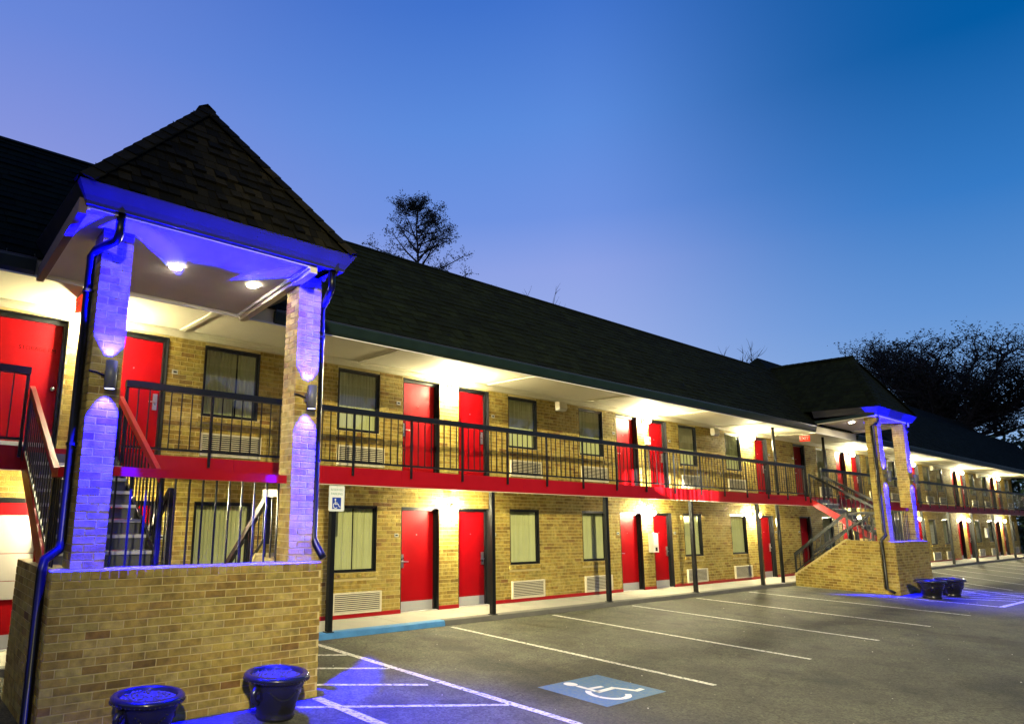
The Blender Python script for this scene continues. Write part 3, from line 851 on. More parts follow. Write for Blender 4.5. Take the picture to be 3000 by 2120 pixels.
    def shingle_tri(p0, p1, apex, singles, mat):
        """courses of shingles on a triangle/trapezium p0-p1 rising to apex (or apex pair)"""
        a0, a1 = apex
        mid0 = (p0 + p1) / 2
        ux = (p1 - p0).normalized(); nr = (p1 - p0).cross(a0 - p0).normalized()
        if nr.z < 0: nr = -nr
        vy = nr.cross(ux).normalized()
        hgt = (a0 - p0).dot(vy); nc = int(hgt / 0.16); ex = hgt / nc; mb = MB(); cnt = 0
        for c in range(nc):
            f0 = c / nc
            lo = (p0 + (a0 - p0) * f0 - p0).dot(ux); hi = (p1 + (a1 - p1) * f0 - p0).dot(ux)
            f1 = (c + 1) / nc
            lo2 = (p0 + (a0 - p0) * f1 - p0).dot(ux); hi2 = (p1 + (a1 - p1) * f1 - p0).dot(ux)
            x = lo - random.uniform(0, 0.2)
            while x < hi:
                wd = random.choice([0.10, 0.12, 0.14, 0.18]); t = random.choice([0.006, 0.010, 0.026, 0.036]) * (1.0 if singles else 0.3); xs_, xe = max(x, lo), min(x + wd, hi); x += wd
                if xe - xs_ < 0.04: continue
                l = ex + 0.02
                # clip the upper corners against the hips
                xs2, xe2 = max(xs_, lo2 if lo2 > xs_ else xs_), min(xe, hi2 if hi2 < xe else xe)
                if xe2 - xs2 < 0.005: xs2 = xe2 = (xs_ + xe) / 2; xe2 += 0.003
                base = p0 + vy * (c * ex) + nr * 0.003
                full = abs(xs2 - xs_) < 1e-6 and abs(xe2 - xe) < 1e-6
                g = 0.004
                pts = [base + ux * (xs_ + g) + nr * 0.004, base + ux * (xe - g) + nr * 0.004, base + ux * (xe2 - g) + vy * l, base + ux * (xs2 + g) + vy * l]
                pts += [pts[0] + nr * t, pts[1] + nr * t, pts[2] + nr * 0.004, pts[3] + nr * 0.004]
                if singles:
                    o = pts[0].copy(); obj('shingle', MB().hexa([q - o for q in pts]), mat, rf, loc=o)
                else: mb.hexa(pts)
        if mb.v: obj('shingle_field', mb, mat, rf, kind='stuff')
    shingle_tri(e0, e1, (A, A), near, RM)
    shingle_tri(b0, e0, (Bk, A), False, RM)
    shingle_tri(e1, b1, (A, Bk), False, RM)
    for p, q in ((e0, A), (e1, A), (A + Vector((0, -0.06, 0)), Bk)):
        d = (q - p); n = int(d.length / 0.2)
        for i in range(n):
            c0, c1 = p + d * (i / n), p + d * ((i + 1.12) / n)
            dn = d.normalized(); sd_ = dn.cross(Vector((0, 0, 1))).normalized(); un = sd_.cross(dn)
            m_ = MB(); w_ = 0.12; lift = 0.05
            m_.hexa([c0 - sd_ * w_ - un * 0.03, c0 + un * (lift + 0.004) - sd_ * 0.0, c1 + un * lift, c1 - sd_ * w_ - un * 0.04,
                     c0 - sd_ * w_ - un * 0.008, c0 + un * (lift + 0.016), c1 + un * (lift + 0.006), c1 - sd_ * w_ - un * 0.03])
            m_.hexa([c0 + un * (lift + 0.004), c0 + sd_ * w_ - un * 0.03, c1 + sd_ * w_ - un * 0.04, c1 + un * lift,
                     c0 + un * (lift + 0.016), c0 + sd_ * w_ - un * 0.008, c1 + sd_ * w_ - un * 0.03, c1 + un * (lift + 0.006)])
            obj('ridge_cap', m_, RM, rf)
    # --- gutter: ogee run round three sides
    prof = [(0.10, gz - 0.185), (0.0, gz - 0.20), (0.008, gz - 0.17), (0.035, gz - 0.12), (0.085, gz - 0.045), (0.105, gz - 0.012), (0.11, gz), (0.0, gz - 0.012)]
    ins = 0.11
    xl_, xr_, yf_ = gxl + ins, gxr - ins, gy + ins
    path = lambda o: [(xl_ - o, -2.18), (xl_ - o, yf_ - o), (xr_ + o, yf_ - o), (xr_ + o, -2.18)]
    prof2 = [(-(p[0]) if i in (0, 7) else p[0], p[1]) for i, p in enumerate(prof)]
    rings = [[(*q, z) for q in path(o)] for o, z in prof2]
    gm_ = MB()
    for i in range(len(rings) - 1):
        for k in range(3): gm_.quad(rings[i][k], rings[i][k + 1], rings[i + 1][k + 1], rings[i + 1][k])
    obj('gutter', gm_, 'gutter_metal', T)
    # underside of the overhang, ring beam, soffit
    um = MB().box(gxl + 0.13, gxr - 0.13, gy + 0.13, -2.2, gz - 0.09, gz - 0.075)
    obj('overhang_board', um, 'dark_void', T)  # unlit underside: its shade is put into the near-black colour
    zcol = zsof - 0.02
    il, ir = P['il'], P['ir']
    yfr, ybk, zfr, zbk = gy + 0.165, -2.19, zsof, P['zbk']
    def sheet(x0, x1, dz0, dz1, ya=yfr, yb=ybk):
        za, zb = zfr + (zbk - zfr) * (ya - yfr) / (ybk - yfr), zfr + (zbk - zfr) * (yb - yfr) / (ybk - yfr)
        return MB().hexa([(x0, ya, za + dz0), (x1, ya, za + dz0), (x1, yb, zb + dz0), (x0, yb, zb + dz0), (x0, ya, za + dz1), (x1, ya, za + dz1), (x1, yb, zb + dz1), (x0, yb, zb + dz1)])
    obj('soffit', sheet(il, ir, 0.0, 0.02), 'stucco', T)
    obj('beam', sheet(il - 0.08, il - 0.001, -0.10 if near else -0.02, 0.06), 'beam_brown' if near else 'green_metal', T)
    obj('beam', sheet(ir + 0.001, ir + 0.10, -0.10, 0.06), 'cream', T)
    for xx in (il, ir - 0.03):
        obj('beam_trim', sheet(xx, xx + 0.03, -0.05, -0.001), 'white_paint', T)
    obj('front_trim', sheet(il + 0.031, ir - 0.031, -0.03, -0.001, yfr, yfr + 0.025), 'white_paint', T)
    # --- downspouts
    for side in (-1, 1):
        cxm = X(-1.14) if side * s < 0 else X(1.257)
        ce = (X(-1.30) if side * s < 0 else X(1.42))
        ox = cxm + side * 0.09
        sx = ce + side * 0.075
        wx = (xa - 0.06) if side < 0 else (xb + 0.06)
        p = [(ox, gy + 0.19, gz - 0.195), (ox, gy + 0.19, gz - 0.40), (ox + side * 0.01, gy + 0.24, gz - 0.46), (sx - side * 0.02, YC + 0.0, gz - 0.50), (sx, YC + 0.10, gz - 0.55), (sx, YC + 0.10, 1.78), (sx + side * 0.02, YC + 0.06, 1.69)]
        if side * s < 0:
            p += [(wx - side * 0.02, YF + 0.16, 1.60), (wx, YF + 0.14, 1.50), (wx, YF + 0.14, 0.16), (wx, YF + 0.06, 0.07)] if near else [(wx, YF + 0.3, 1.55), (wx, YF + 0.3, 1.45), (wx, YF + 0.3, 0.16)]
        elif near:
            p += [(sx + side * 0.06, YC + 0.02, 1.60), (sx + side * 0.08, YC - 0.02, 1.54)]
        else:
            p += [(wx, YF + 0.3, 1.55), (wx, YF + 0.3, 1.45), (wx, YF + 0.3, 0.16), (wx - 0.02, YF + 0.1, 0.06)]
        mb = MB().tube(p, 0.046, 10)
        ds = obj('downspout', mb, 'pipe_black', T, True)
        for zz in (4.3, 2.7):
            obj('strap', MB().tube([(sx, YC + 0.10, zz), (sx, YC + 0.10, zz + 0.03)], 0.058, 10), 'pipe_black', ds)
    # --- landing and two flights
    zl = 1.45; yl0, yl1 = YF + 0.27, -3.02
    land = obj('landing', bx(MB(), -hw + 0.26, hw - 0.26, yl0, yl1, zl - 0.06, zl), 'tread_metal', T)
    nst = 8; ri = (Z2 - zl) / nst; go = (yl1 - YW) / nst
    up_ = thing_part = None
    srm = MB()
    ua, ub = -1.40, -0.22
    def stringer(u, wid, y0, z0, y1, z1, dep):
        a, b = min(X(u), X(u + wid)), max(X(u), X(u + wid))
        return MB().prism([(a, y0, z0 - dep), (a, y1, z1 - dep), (a, y1, z1 + 0.03), (a, y0, z0 + 0.03)], (b - a, 0, 0))
    fl = obj('upper_flight', stringer(ua, 0.045, yl1 - 0.1, zl + 0.02, YW - 0.03, Z2 - 0.02, 0.24), 'red_paint', T)
    obj('stringer', stringer(ub - 0.045, 0.045, yl1 - 0.1, zl + 0.02, YW - 0.03, Z2 - 0.02, 0.20), 'black_paint' if near else 'red_paint', fl)
    for i in range(nst):
        y = yl1 + i * -go; y = yl1 - go * i
        y0_ = yl1 + (YW - yl1) * i / nst; y1_ = yl1 + (YW - yl1) * (i + 1) / nst; z = zl + ri * (i + 1)
        obj('riser', bx(MB(), ua + 0.046, ub - 0.046, y0_ + 0.004, y0_ + 0.016, z - ri, z - 0.04), 'tread_metal', fl)
        if i < nst - 1:
            obj('tread', bx(MB(), ua + 0.046, ub - 0.046, y0_ - 0.015, y1_ + 0.014, z - 0.038, z - 0.002), 'tread_metal', fl)
            obj('nosing', bx(MB(), ua + 0.046, ub - 0.046, y0_ - 0.028, y0_ - 0.0155, z - 0.038, z), 'nosing', fl)
    la, lb = -0.07, 1.17
    yb0 = -2.95; yb1 = -1.18
    f2 = obj('lower_flight', stringer(la, 0.045, yb0, zl, yb1, ZW + 0.2, 0.22), 'red_paint' if not near else 'black_paint', T)
    for i in range(7):
        y1_ = yb1 + (yb0 - yb1) * i / 7; y0_ = yb1 + (yb0 - yb1) * (i + 1) / 7; z = ZW + (zl - ZW) * (i + 1) / 8
        obj('riser', bx(MB(), la + 0.046, lb, y1_ - 0.016, y1_ - 0.004, z - 0.16, z - 0.04), 'tread_metal', f2)
        obj('tread', bx(MB(), la + 0.046, lb, y0_ - 0.012, y1_ + 0.015, z - 0.038, z - 0.002), 'tread_metal', f2)
    obj('leg', bx(MB(), ua - 0.005, ua + 0.05, -2.62, -2.55, 0, 1.62), 'red_paint', fl)
    # --- rails of the stair and landing
    rc = 'red_paint' if near else 'black_paint'
    def sloped_rail(u, y0, z0, y1, z1, mat, nb, hgt, name='stair_railing'):
        """rail from (y0,z0) low end to (y1,z1); balusters down to the stringer"""
        x = X(u)
        r = obj(name, MB().bar((x, y0, z0), (x, y1, z1), 0.06, 0.085), mat, T)
        obj('lower_rail', MB().bar((x, y0, z0 - hgt + 0.1), (x, y1, z1 - hgt + 0.1), 0.03, 0.03), 'black_paint', r)
        for i in range(nb + 1):
            f = i / nb; y = y0 + (y1 - y0) * f; z = z0 + (z1 - z0) * f
            if i in (0, nb):
                obj('newel_post', MB().box(x - 0.025, x + 0.025, y - 0.025, y + 0.025, z - hgt - 0.03, z + 0.03), 'black_paint', r)
            else:
                obj('baluster', MB().box(x - 0.008, x + 0.008, y - 0.008, y + 0.008, z - hgt + 0.1, z - 0.035), 'black_paint', r)
    sloped_rail(ua + 0.02, -3.12, 2.46, YW - 0.05, 3.60, rc, 15, 0.92)
    sloped_rail(ub - 0.02, -3.12, 2.42, YW - 0.05, 3.60, rc, 15, 0.92)
    sloped_rail(la + 0.03, yb0 + 0.05, 2.30, yb1 + 0.05, 0.98, 'black_paint', 13, 0.86)
    sloped_rail(hw - 0.12, -2.72, 2.30, yb1 + 0.02, 0.98, 'black_paint', 12, 0.62)
    def flat_rail(u0, u1, y0, y1, z, mat, nb, zb, name='landing_railing', hh=0.095):
        r = obj(name, MB().bar((X(u0), y0, z - hh / 2), (X(u1), y1, z - hh / 2), 0.09, hh), mat, T)
        for i in range(nb):
            f = (i + 0.5) / nb; x = X(u0 + (u1 - u0) * f); y = y0 + (y1 - y0) * f
            obj('baluster', MB().box(x - 0.009, x + 0.009, y - 0.009, y + 0.009, zb, z - hh - 0.001), 'black_paint', r)
    flat_rail(-0.975, 1.09, -3.63, -3.63, 2.515, 'red_paint', 13, H)
    flat_rail(-1.38, -1.38, -3.44, -3.14, 2.49, rc, 3, zl)
    flat_rail(1.30, 1.30, -3.44, -2.74, 2.36, 'black_paint', 5, zl)
    # conduit to the sconce
    for u0 in (-1.14, 1.257):
        x = X(u0)
    return T

NEAR = dict(s=1, xc=-5.485, hw=1.485, near=True, gxl=-7.18, gxr=-3.90, gy=-4.32, gz=5.245, ay=-2.98, az=7.30, zsof=5.05, zbk=4.86, il=-7.05, ir=-4.47, label='near brick stair tower with blue lit columns and pointed shingle roof')
FAR = dict(s=-1, xc=17.185, hw=1.535, near=False, gxl=15.40, gxr=18.95, gy=-3.98, gz=5.48, ay=-2.85, az=7.42, zsof=5.25, zbk=5.12, il=15.60, ir=18.55, label='far brick stair tower halfway along the motel with sloping side wall')
tn = tower(NEAR)
tf = tower(FAR)
obj('rear_roof', hb, 'shingle_green', bld)

# ------------------------------------------------------------------ balcony railings
YRAIL = -1.15
def railing(x0, x1, posts, label, singles=True, end0=True, end1=True):
    r = thing('balcony_railing', label, 'railing', ((x0 + x1) / 2, YRAIL, Z2), 'railings along the balcony')
    n = 1 if x1 - x0 < 8 else int((x1 - x0) / 6)
    for i in range(n):
        a, b = x0 + (x1 - x0) * i / n, x0 + (x1 - x0) * (i + 1) / n
        obj('top_rail', MB().box(a + 0.001, b - 0.001, YRAIL - 0.045, YRAIL + 0.045, 3.785, 3.88), 'black_paint', r)
        obj('bottom_rail', MB().box(a + 0.001, b - 0.001, YRAIL - 0.018, YRAIL + 0.018, 2.915, 2.95), 'black_paint', r)
    pme = MB().box(-0.019, 0.019, -0.012, 0.019, 0, 1.085).mesh('post', 'black_paint')
    bme = MB().box(-0.0075, 0.0075, -0.0075, 0.0075, 0, 0.833).mesh('baluster', 'black_paint')
    for p in posts: place('post', pme, r, (p, YRAIL - 0.003, 2.70))
    pts = sorted(set([x0] + list(posts) + [x1])); arr = []
    for a, b in zip(pts, pts[1:]):
        k = max(1, int(round((b - a) / 0.166)))
        for i in range(1, k):
            x = a + (b - a) * i / k
            if singles: place('baluster', bme, r, (x, YRAIL, 2.951))
            else: arr.append((x - 0.006, x + 0.006, YRAIL - 0.006, YRAIL + 0.006, 2.951, 3.784))
    if arr: place('baluster_row', boxes_mesh('baluster_row', arr, 'black_paint'), r, kind='stuff')
    return r
railing(-13.9, -6.905, [-12.3, -10.95, -9.6, -8.25, -6.93], 'black balcony railing left of the near stair, cut by the left photo edge')
mid = [-5.64, -4.347, -3.0, -1.675, -0.348, 0.973, 2.283, 3.557, 4.851, 6.175, 7.46, 8.813, 10.179, 11.486, 12.867, 14.276, 15.648, 17.016]
railing(-5.667, 17.04, mid, 'long black balcony railing between the two stair towers')
railing(18.47, 52.9, [18.5 + 1.32 * i for i in range(26)], 'black balcony railing running right from the far stair to the building end', singles=False)

# ------------------------------------------------------------------ lamps on the walls
lamp_cache = {}
def wall_lamp(x, z, label):
    T = thing('wall_lamp', label, 'wall lamp', (x, -0.02, z), 'lit wall lamps between the doors')
    if not lamp_cache:
        lamp_cache['plate'] = MB().box(-0.06, 0.06, -0.03, -0.002, -0.09, 0.09).mesh('back_plate', 'black_paint')
        lamp_cache['cap'] = MB().lathe([(0.001, 0.085), (0.045, 0.08), (0.062, 0.062), (0.062, 0.052), (0.001, 0.052)], (0, -0.20, 0), 16).tube([(0, -0.03, 0.0), (0, -0.10, 0.075), (0, -0.20, 0.08)], 0.014, 8).mesh('cap', 'black_paint', True)
        lamp_cache['globe'] = MB().sphere((0, -0.20, -0.02), 0.058, 14, 9, 1.15).mesh('globe', 'lamp_glow', True)
    for k, nm in (('plate', 'back_plate'), ('cap', 'cap'), ('globe', 'globe')): place(nm, lamp_cache[k], T, (x, 0, z))
LAMPS = [(-6.0, 'above the near stair, left of the near blue column', 'behind the near stair flight'), (1.67, 'between the first pair of', None), (9.27, 'between the second pair of', None), (15.63, 'beside the single', None),
         (24.58, 'seen past the far stair between', None), (32.3, 'behind the far blue columns between', None), (40.6, 'between the next to last pair of', None), (48.55, 'between the last pair of', None)]
for x, a, b in LAMPS:
    if x < 0:
        wall_lamp(x, 4.80, 'lit wall lamp upstairs ' + a); wall_lamp(x, 2.20, 'lit wall lamp on the ground floor ' + b)
    else:
        wall_lamp(x, 4.80, 'lit wall lamp ' + a + ' red upstairs doors'); wall_lamp(x, 2.20, 'lit wall lamp ' + a + ' red ground floor doors')

# canopy downlights
def can_light(x, y, z, label):
    T = thing('ceiling_light', label, 'ceiling light', (x, y, z), 'round lights in the tower ceilings')
    obj('trim_ring', MB().lathe([(0.075, -0.001), (0.095, -0.006), (0.10, -0.002), (0.10, 0.0)], (x, y, z), 24), 'white_paint', T, True)
    obj('bulb', MB().lathe([(0.001, -0.02), (0.05, -0.014), (0.074, -0.002)], (x, y, z), 20), 'can_glow', T, True)
can_light(-5.80, -3.22, 4.955, 'round ceiling light at centre of the near stair tower canopy')
can_light(-4.775, -3.22, 4.955, 'round ceiling light near the right column of the near stair tower')
can_light(16.45, -2.9, 5.168, 'round ceiling light nearer the left side of the far stair tower canopy')
can_light(17.6, -3.0, 5.176, 'round ceiling light on the right of the far stair tower canopy')

# blue up and down lights on the columns
def spot(name, loc, direction, power, colr, size, blend, radius, parent=None):
    ld = bpy.data.lights.new(name, 'SPOT'); ld.energy = power; ld.color = colr; ld.spot_size = size; ld.spot_blend = blend; ld.shadow_soft_size = radius
    o = bpy.data.objects.new(name, ld); col.objects.link(o)
    if parent is not None:
        o.parent = parent; o.matrix_parent_inverse = Matrix.Translation(-WL[parent.name])
    o.location = loc; o.rotation_euler = Vector(direction).to_track_quat('-Z', 'Y').to_euler()
    return o
def sconce(x, y, z0, z1, xmid, label):
    T = thing('column_light', label, 'wall light', (x, y + 0.12, z0), 'blue lights on the tower columns')
    c = (x, y, 0)
    obj('housing', MB().lathe([(0.048, z0 + 0.012), (0.055, z0), (0.058, z0), (0.058, z1), (0.055, z1), (0.048, z1 - 0.012)], c, 24), 'sconce_grey', T, True)
    obj('bracket', MB().box(x - 0.035, x + 0.035, y + 0.056, y + 0.118, (z0 + z1) / 2 - 0.05, (z0 + z1) / 2 + 0.05), 'sconce_grey', T)
    obj('conduit', MB().tube([(x - 0.03, y + 0.09, (z0 + z1) / 2), (x - 0.12, y + 0.105, (z0 + z1) / 2 + 0.03), (x - 0.19, y + 0.11, (z0 + z1) / 2 + 0.035)], 0.009, 6), 'black_paint', T)
    for z, dz in ((z0 + 0.004, -1), (z1 - 0.004, 1)):
        obj('lens', MB().lathe([(0.001, 0), (0.05, 0)], (x, y, z), 20), 'blue_lens', T)
        inward = (xmid - x) * 0.82
        aim = (inward * 0.5, -0.78, 1.42) if dz > 0 else (inward * 0.3, -1.0, -2.6)
        spot('blue_spot', (x, y, z + dz * 0.012), aim, BLUE_W if dz > 0 else BLUE_W * (1.4 if x < 0 else 0.6), BLUE_COL, R(92) if dz > 0 else R(104), 0.35 if dz > 0 else 0.9, 0.02, T)
        ws = spot('blue_column_spot', (x, y, z + dz * 0.014), (0, 0.50, dz), BLUE_COLUMN_W, BLUE_COL, R(70), 0.25, 0.015, T)
        ws.scale = (0.85, 1.0, 1.0)
sconce(-6.607, -3.90, 3.28, 3.57, -5.42, 'grey tube light throwing blue on the left column of the near tower')
sconce(-4.222, -3.90, 3.325, 3.615, -5.42, 'grey tube light throwing blue on the right column of the near tower')
sconce(15.93, -3.90, 3.28, 3.57, 17.13, 'small tube light throwing blue on the left column of the far tower')
sconce(18.33, -3.90, 3.28, 3.57, 17.13, 'small tube light throwing blue on the right column of the far tower')

# exit signs
def exit_sign(x, y, z, label):
    T = thing('exit_sign', label, 'exit sign', (x, y, z))
    obj('box', MB().box(x - 0.028, x + 0.028, y - 0.16, y + 0.16, z - 0.10, z + 0.10), 'exit_glow', T)
    obj('cover', MB().box(x - 0.034, x + 0.034, y - 0.17, y + 0.17, z + 0.101, z + 0.12), 'white_paint', T)
    obj('stem', MB().box(x - 0.01, x + 0.01, y - 0.02, y + 0.02, z + 0.12, ZS - 0.001), 'white_paint', T)
    me = text_mesh('lettering', 'EXIT', 0.15, 'white_paint')
    place('lettering', me, T, (x - 0.0305, y, z), rot=(R(90), 0, R(-90)))
exit_sign(-6.35, -0.95, 4.92, 'red exit sign hanging upstairs beside the near left column')
exit_sign(18.05, -0.9, 4.91, 'red exit sign hanging upstairs at the far stair')

# speaker-like emergency units under the soffit, small cabinets
for x, lb in ((5.34, 'cream box on the upper wall between the first and second room groups'), (13.15, 'cream box on the upper wall just left of the far stair tower'), (35.6, 'cream box high on the far upper wall, first right of the far tower'), (44.3, 'cream box high on the far upper wall near the building end')):
    T = thing('emergency_light', lb, 'wall box', (x + 0.15, -0.05, 4.69))
    obj('case', MB().prism([(x, -0.005, 4.75), (x, -0.005, 4.92), (x, -0.13, 4.92), (x, -0.16, 4.75)], (0.3, 0, 0)), 'plastic_cream', T)
    obj('lens', MB().prism([(x + 0.01, -0.008, 4.69), (x + 0.01, -0.008, 4.748), (x + 0.01, -0.15, 4.748), (x + 0.01, -0.12, 4.69)], (0.28, 0, 0)), 'white_paint', T)
T = thing('extinguisher_cabinet', 'white wall cabinet beside the right door of the second ground floor pair', 'cabinet', (9.4, -0.06, 1.12))
obj('case', MB().box(9.27, 9.53, -0.15, -0.003, 1.10, 1.62), 'white_paint', T)
obj('pane', MB().box(9.31, 9.49, -0.155, -0.1505, 1.30, 1.56), 'sign_white', T)
obj('label_plate', MB().box(9.36, 9.46, -0.158, -0.1505, 1.14, 1.24), 'dark_void', T)
T = thing('junction_box', 'small white box upstairs between the second pair of red doors', 'wall box', (9.4, -0.04, 4.16))
obj('case', MB().box(9.34, 9.50, -0.09, -0.003, 4.12, 4.34), 'white_paint', T)
obj('dark_slot', MB().box(9.43, 9.48, -0.094, -0.0905, 4.20, 4.32), 'dark_void', T)
T = thing('extinguisher_cabinet', 'pale wall cabinet between ground floor windows near the far building end', 'cabinet', (44.6, -0.06, 1.2))
obj('case', MB().box(44.45, 44.85, -0.12, -0.003, 1.2, 1.75), 'white_paint', T)

# ------------------------------------------------------------------ reserved parking sign
sx0, sx1, sz0, sz1, sy = -2.122, -1.80, 2.08, 2.522, -1.09
T = thing('reserved_parking_sign', 'white reserved parking sign with blue wheelchair square on the first black post', 'sign', ((sx0 + sx1) / 2, sy, sz0))
def rrect(x0, x1, z0, z1, r, y, n=5):
    pts = []
    for cx, cz, a in ((x1 - r, z1 - r, 0), (x0 + r, z1 - r, 90), (x0 + r, z0 + r, 180), (x1 - r, z0 + r, 270)):
        for k in range(n + 1): t = R(a + 90 * k / n); pts.append((cx + r * math.cos(t), y, cz + r * math.sin(t)))
    return pts
obj('plate', MB().prism(rrect(sx0, sx1, sz0, sz1, 0.03, sy), (0, -0.004, 0)), 'sign_white', T)
bm_ = MB(); o_, i_ = rrect(sx0 + 0.008, sx1 - 0.008, sz0 + 0.008, sz1 - 0.008, 0.025, sy - 0.0052), rrect(sx0 + 0.012, sx1 - 0.012, sz0 + 0.012, sz1 - 0.012, 0.022, sy - 0.0052)
for k in range(len(o_)): bm_.quad(o_[k], o_[(k + 1) % len(o_)], i_[(k + 1) % len(o_)], i_[k])
obj('border', bm_, 'sign_green', T)
scx = (sx0 + sx1) / 2
obj('blue_square', MB().box(scx - 0.09, scx + 0.09, sy - 0.0062, sy - 0.0045, 2.12, 2.315), 'sign_blue', T)
wm2 = MB()
def wch(mb):
    tmp = MB(); wheelchair(tmp, lambda u, v: (scx - 0.025 + u * 0.19, 2.178 + v * 0.19), 0)
    mb.v = [(p[0], sy - 0.0075, p[1]) for p in tmp.v]; mb.f = tmp.f
wch(wm2); obj('wheelchair_symbol', wm2, 'sign_white', T)
for s_, z_ in (('RESERVED', 2.445), ('PARKING', 2.375)):
    me = text_mesh('lettering', s_, 0.058, 'sign_green'); place('lettering', me, T, (scx, sy - 0.0055, z_), rot=(R(90), 0, 0))
obj('bolt', MB().tube([(scx, sy - 0.004, 2.498), (scx, sy - 0.009, 2.498)], 0.007, 8), 'steel', T)

# ------------------------------------------------------------------ planters
def urn(x, y, Rr, Hh, label):
    T = thing('planter_urn', label, 'planter', (x, y, 0), 'black urn planters in front of the stair towers')
    k = Rr / 0.33; h = Hh / 0.45
    P = lambda l: [(r * k, z * h) for r, z in l]
    b = obj('bowl', MB().lathe(P([(0.001, 0.004), (0.19, 0.004), (0.20, 0.03), (0.185, 0.05), (0.20, 0.09), (0.235, 0.20), (0.265, 0.28), (0.285, 0.34), (0.28, 0.365), (0.31, 0.38), (0.335, 0.40), (0.335, 0.425), (0.315, 0.445), (0.28, 0.45), (0.262, 0.435), (0.262, 0.36), (0.001, 0.36)]), (x, y, 0), 40), 'urn_black', T, True)
    for a0 in (R(20), R(200)):     # moulded side handles
        hx, hy = math.cos(a0), math.sin(a0)
        pts = []
        for i in range(9):
            t = R(-90 + 180 * i / 8); rr = (0.265 + 0.075 * math.cos(t)) * k; pts.append((x + hx * rr, y + hy * rr, (0.27 + 0.075 * math.sin(t)) * h))
        obj('handle', MB().tube(pts, 0.028 * k, 8), 'urn_black', T, True)
    gl = MB()
    for s0 in range(4):            # beaded garlands
        a0 = R(-130 + 90 * s0)
        for i in range(13):
            f = i / 12; a = a0 + R(62) * f; zz = (0.30 - 0.085 * 4 * f * (1 - f)) * h; rr = (0.273 - 0.03 * 4 * f * (1 - f)) * k
            gl.sphere((x + rr * math.cos(a), y + rr * math.sin(a), zz), 0.011 * k, 6, 4)
    obj('garland', gl, 'urn_black', T, True, kind='stuff')
    bd = MB()
    for i in range(48):
        a = 2 * math.pi * i / 48; bd.sphere((x + 0.333 * k * math.cos(a), y + 0.333 * k * math.sin(a), 0.392 * h), 0.010 * k, 6, 4)
    obj('beading', bd, 'urn_black', T, True, kind='stuff')
    so = MB().lathe([(0.001, 0.012), (0.1 * k, 0.008), (0.26 * k, 0.0)], (x, y, 0.405 * h), 24)
    so_o = obj('soil', so, 'soil', T, True)
    gr = MB(); rg = random.Random(int(x * 100))
    for i in range(70):
        a, r_ = rg.uniform(0, 6.28), 0.24 * k * math.sqrt(rg.random()); gr.sphere((x + r_ * math.cos(a), y + r_ * math.sin(a), 0.415 * h), rg.uniform(0.008, 0.02), 5, 3)
    obj('mulch', gr, 'soil', so_o, kind='stuff')
urn(-4.77, -4.33, 0.335, 0.45, 'black urn planter at the right end of the near tower wall')
urn(-6.13, -4.38, 0.325, 0.43, 'black urn planter at the bottom edge before the near tower wall')
urn(15.75, -4.62, 0.36, 0.50, 'black planter nearest the corner of the far stair tower')
urn(17.05, -4.75, 0.36, 0.50, 'black planter on the right before the far stair tower')

# ------------------------------------------------------------------ trees
def branch(mb, p, d, length, r, rg, segs=4, bend=0.25, sides=5):
    pts = [p.copy()]; rad = [r]; q = p.copy(); dd = d.normalized()
    for i in range(segs):
        dd = (dd + Vector((rg.uniform(-1, 1), rg.uniform(-1, 1), rg.uniform(-0.6, 0.9))) * bend / segs * 1.6).normalized()
        q = q + dd * (length / segs); pts.append(q.copy()); rad.append(max(r * (1 - 0.78 * (i + 1) / segs), 0.004))
    mb.tube(pts, rad, sides, False)
    return pts, dd
def leaves(lv, c, rad, n, size, rg, squash=1.0):
    for i in range(n):
        v = Vector((rg.gauss(0, 1), rg.gauss(0, 1), rg.gauss(0, 1) * squash)) * rad * 0.5
        a = Vector((rg.uniform(-1, 1), rg.uniform(-1, 1), rg.uniform(-1, 1))).normalized(); b = a.cross(Vector((rg.uniform(-1, 1), rg.uniform(-1, 1), rg.uniform(-1, 1)))).normalized()
        s = size * rg.uniform(0.5, 1.3); o = c + v
        lv.add([o - a * s, o + b * s * 0.45, o + a * s, o - b * s * 0.45], [(0, 1, 2, 3)])

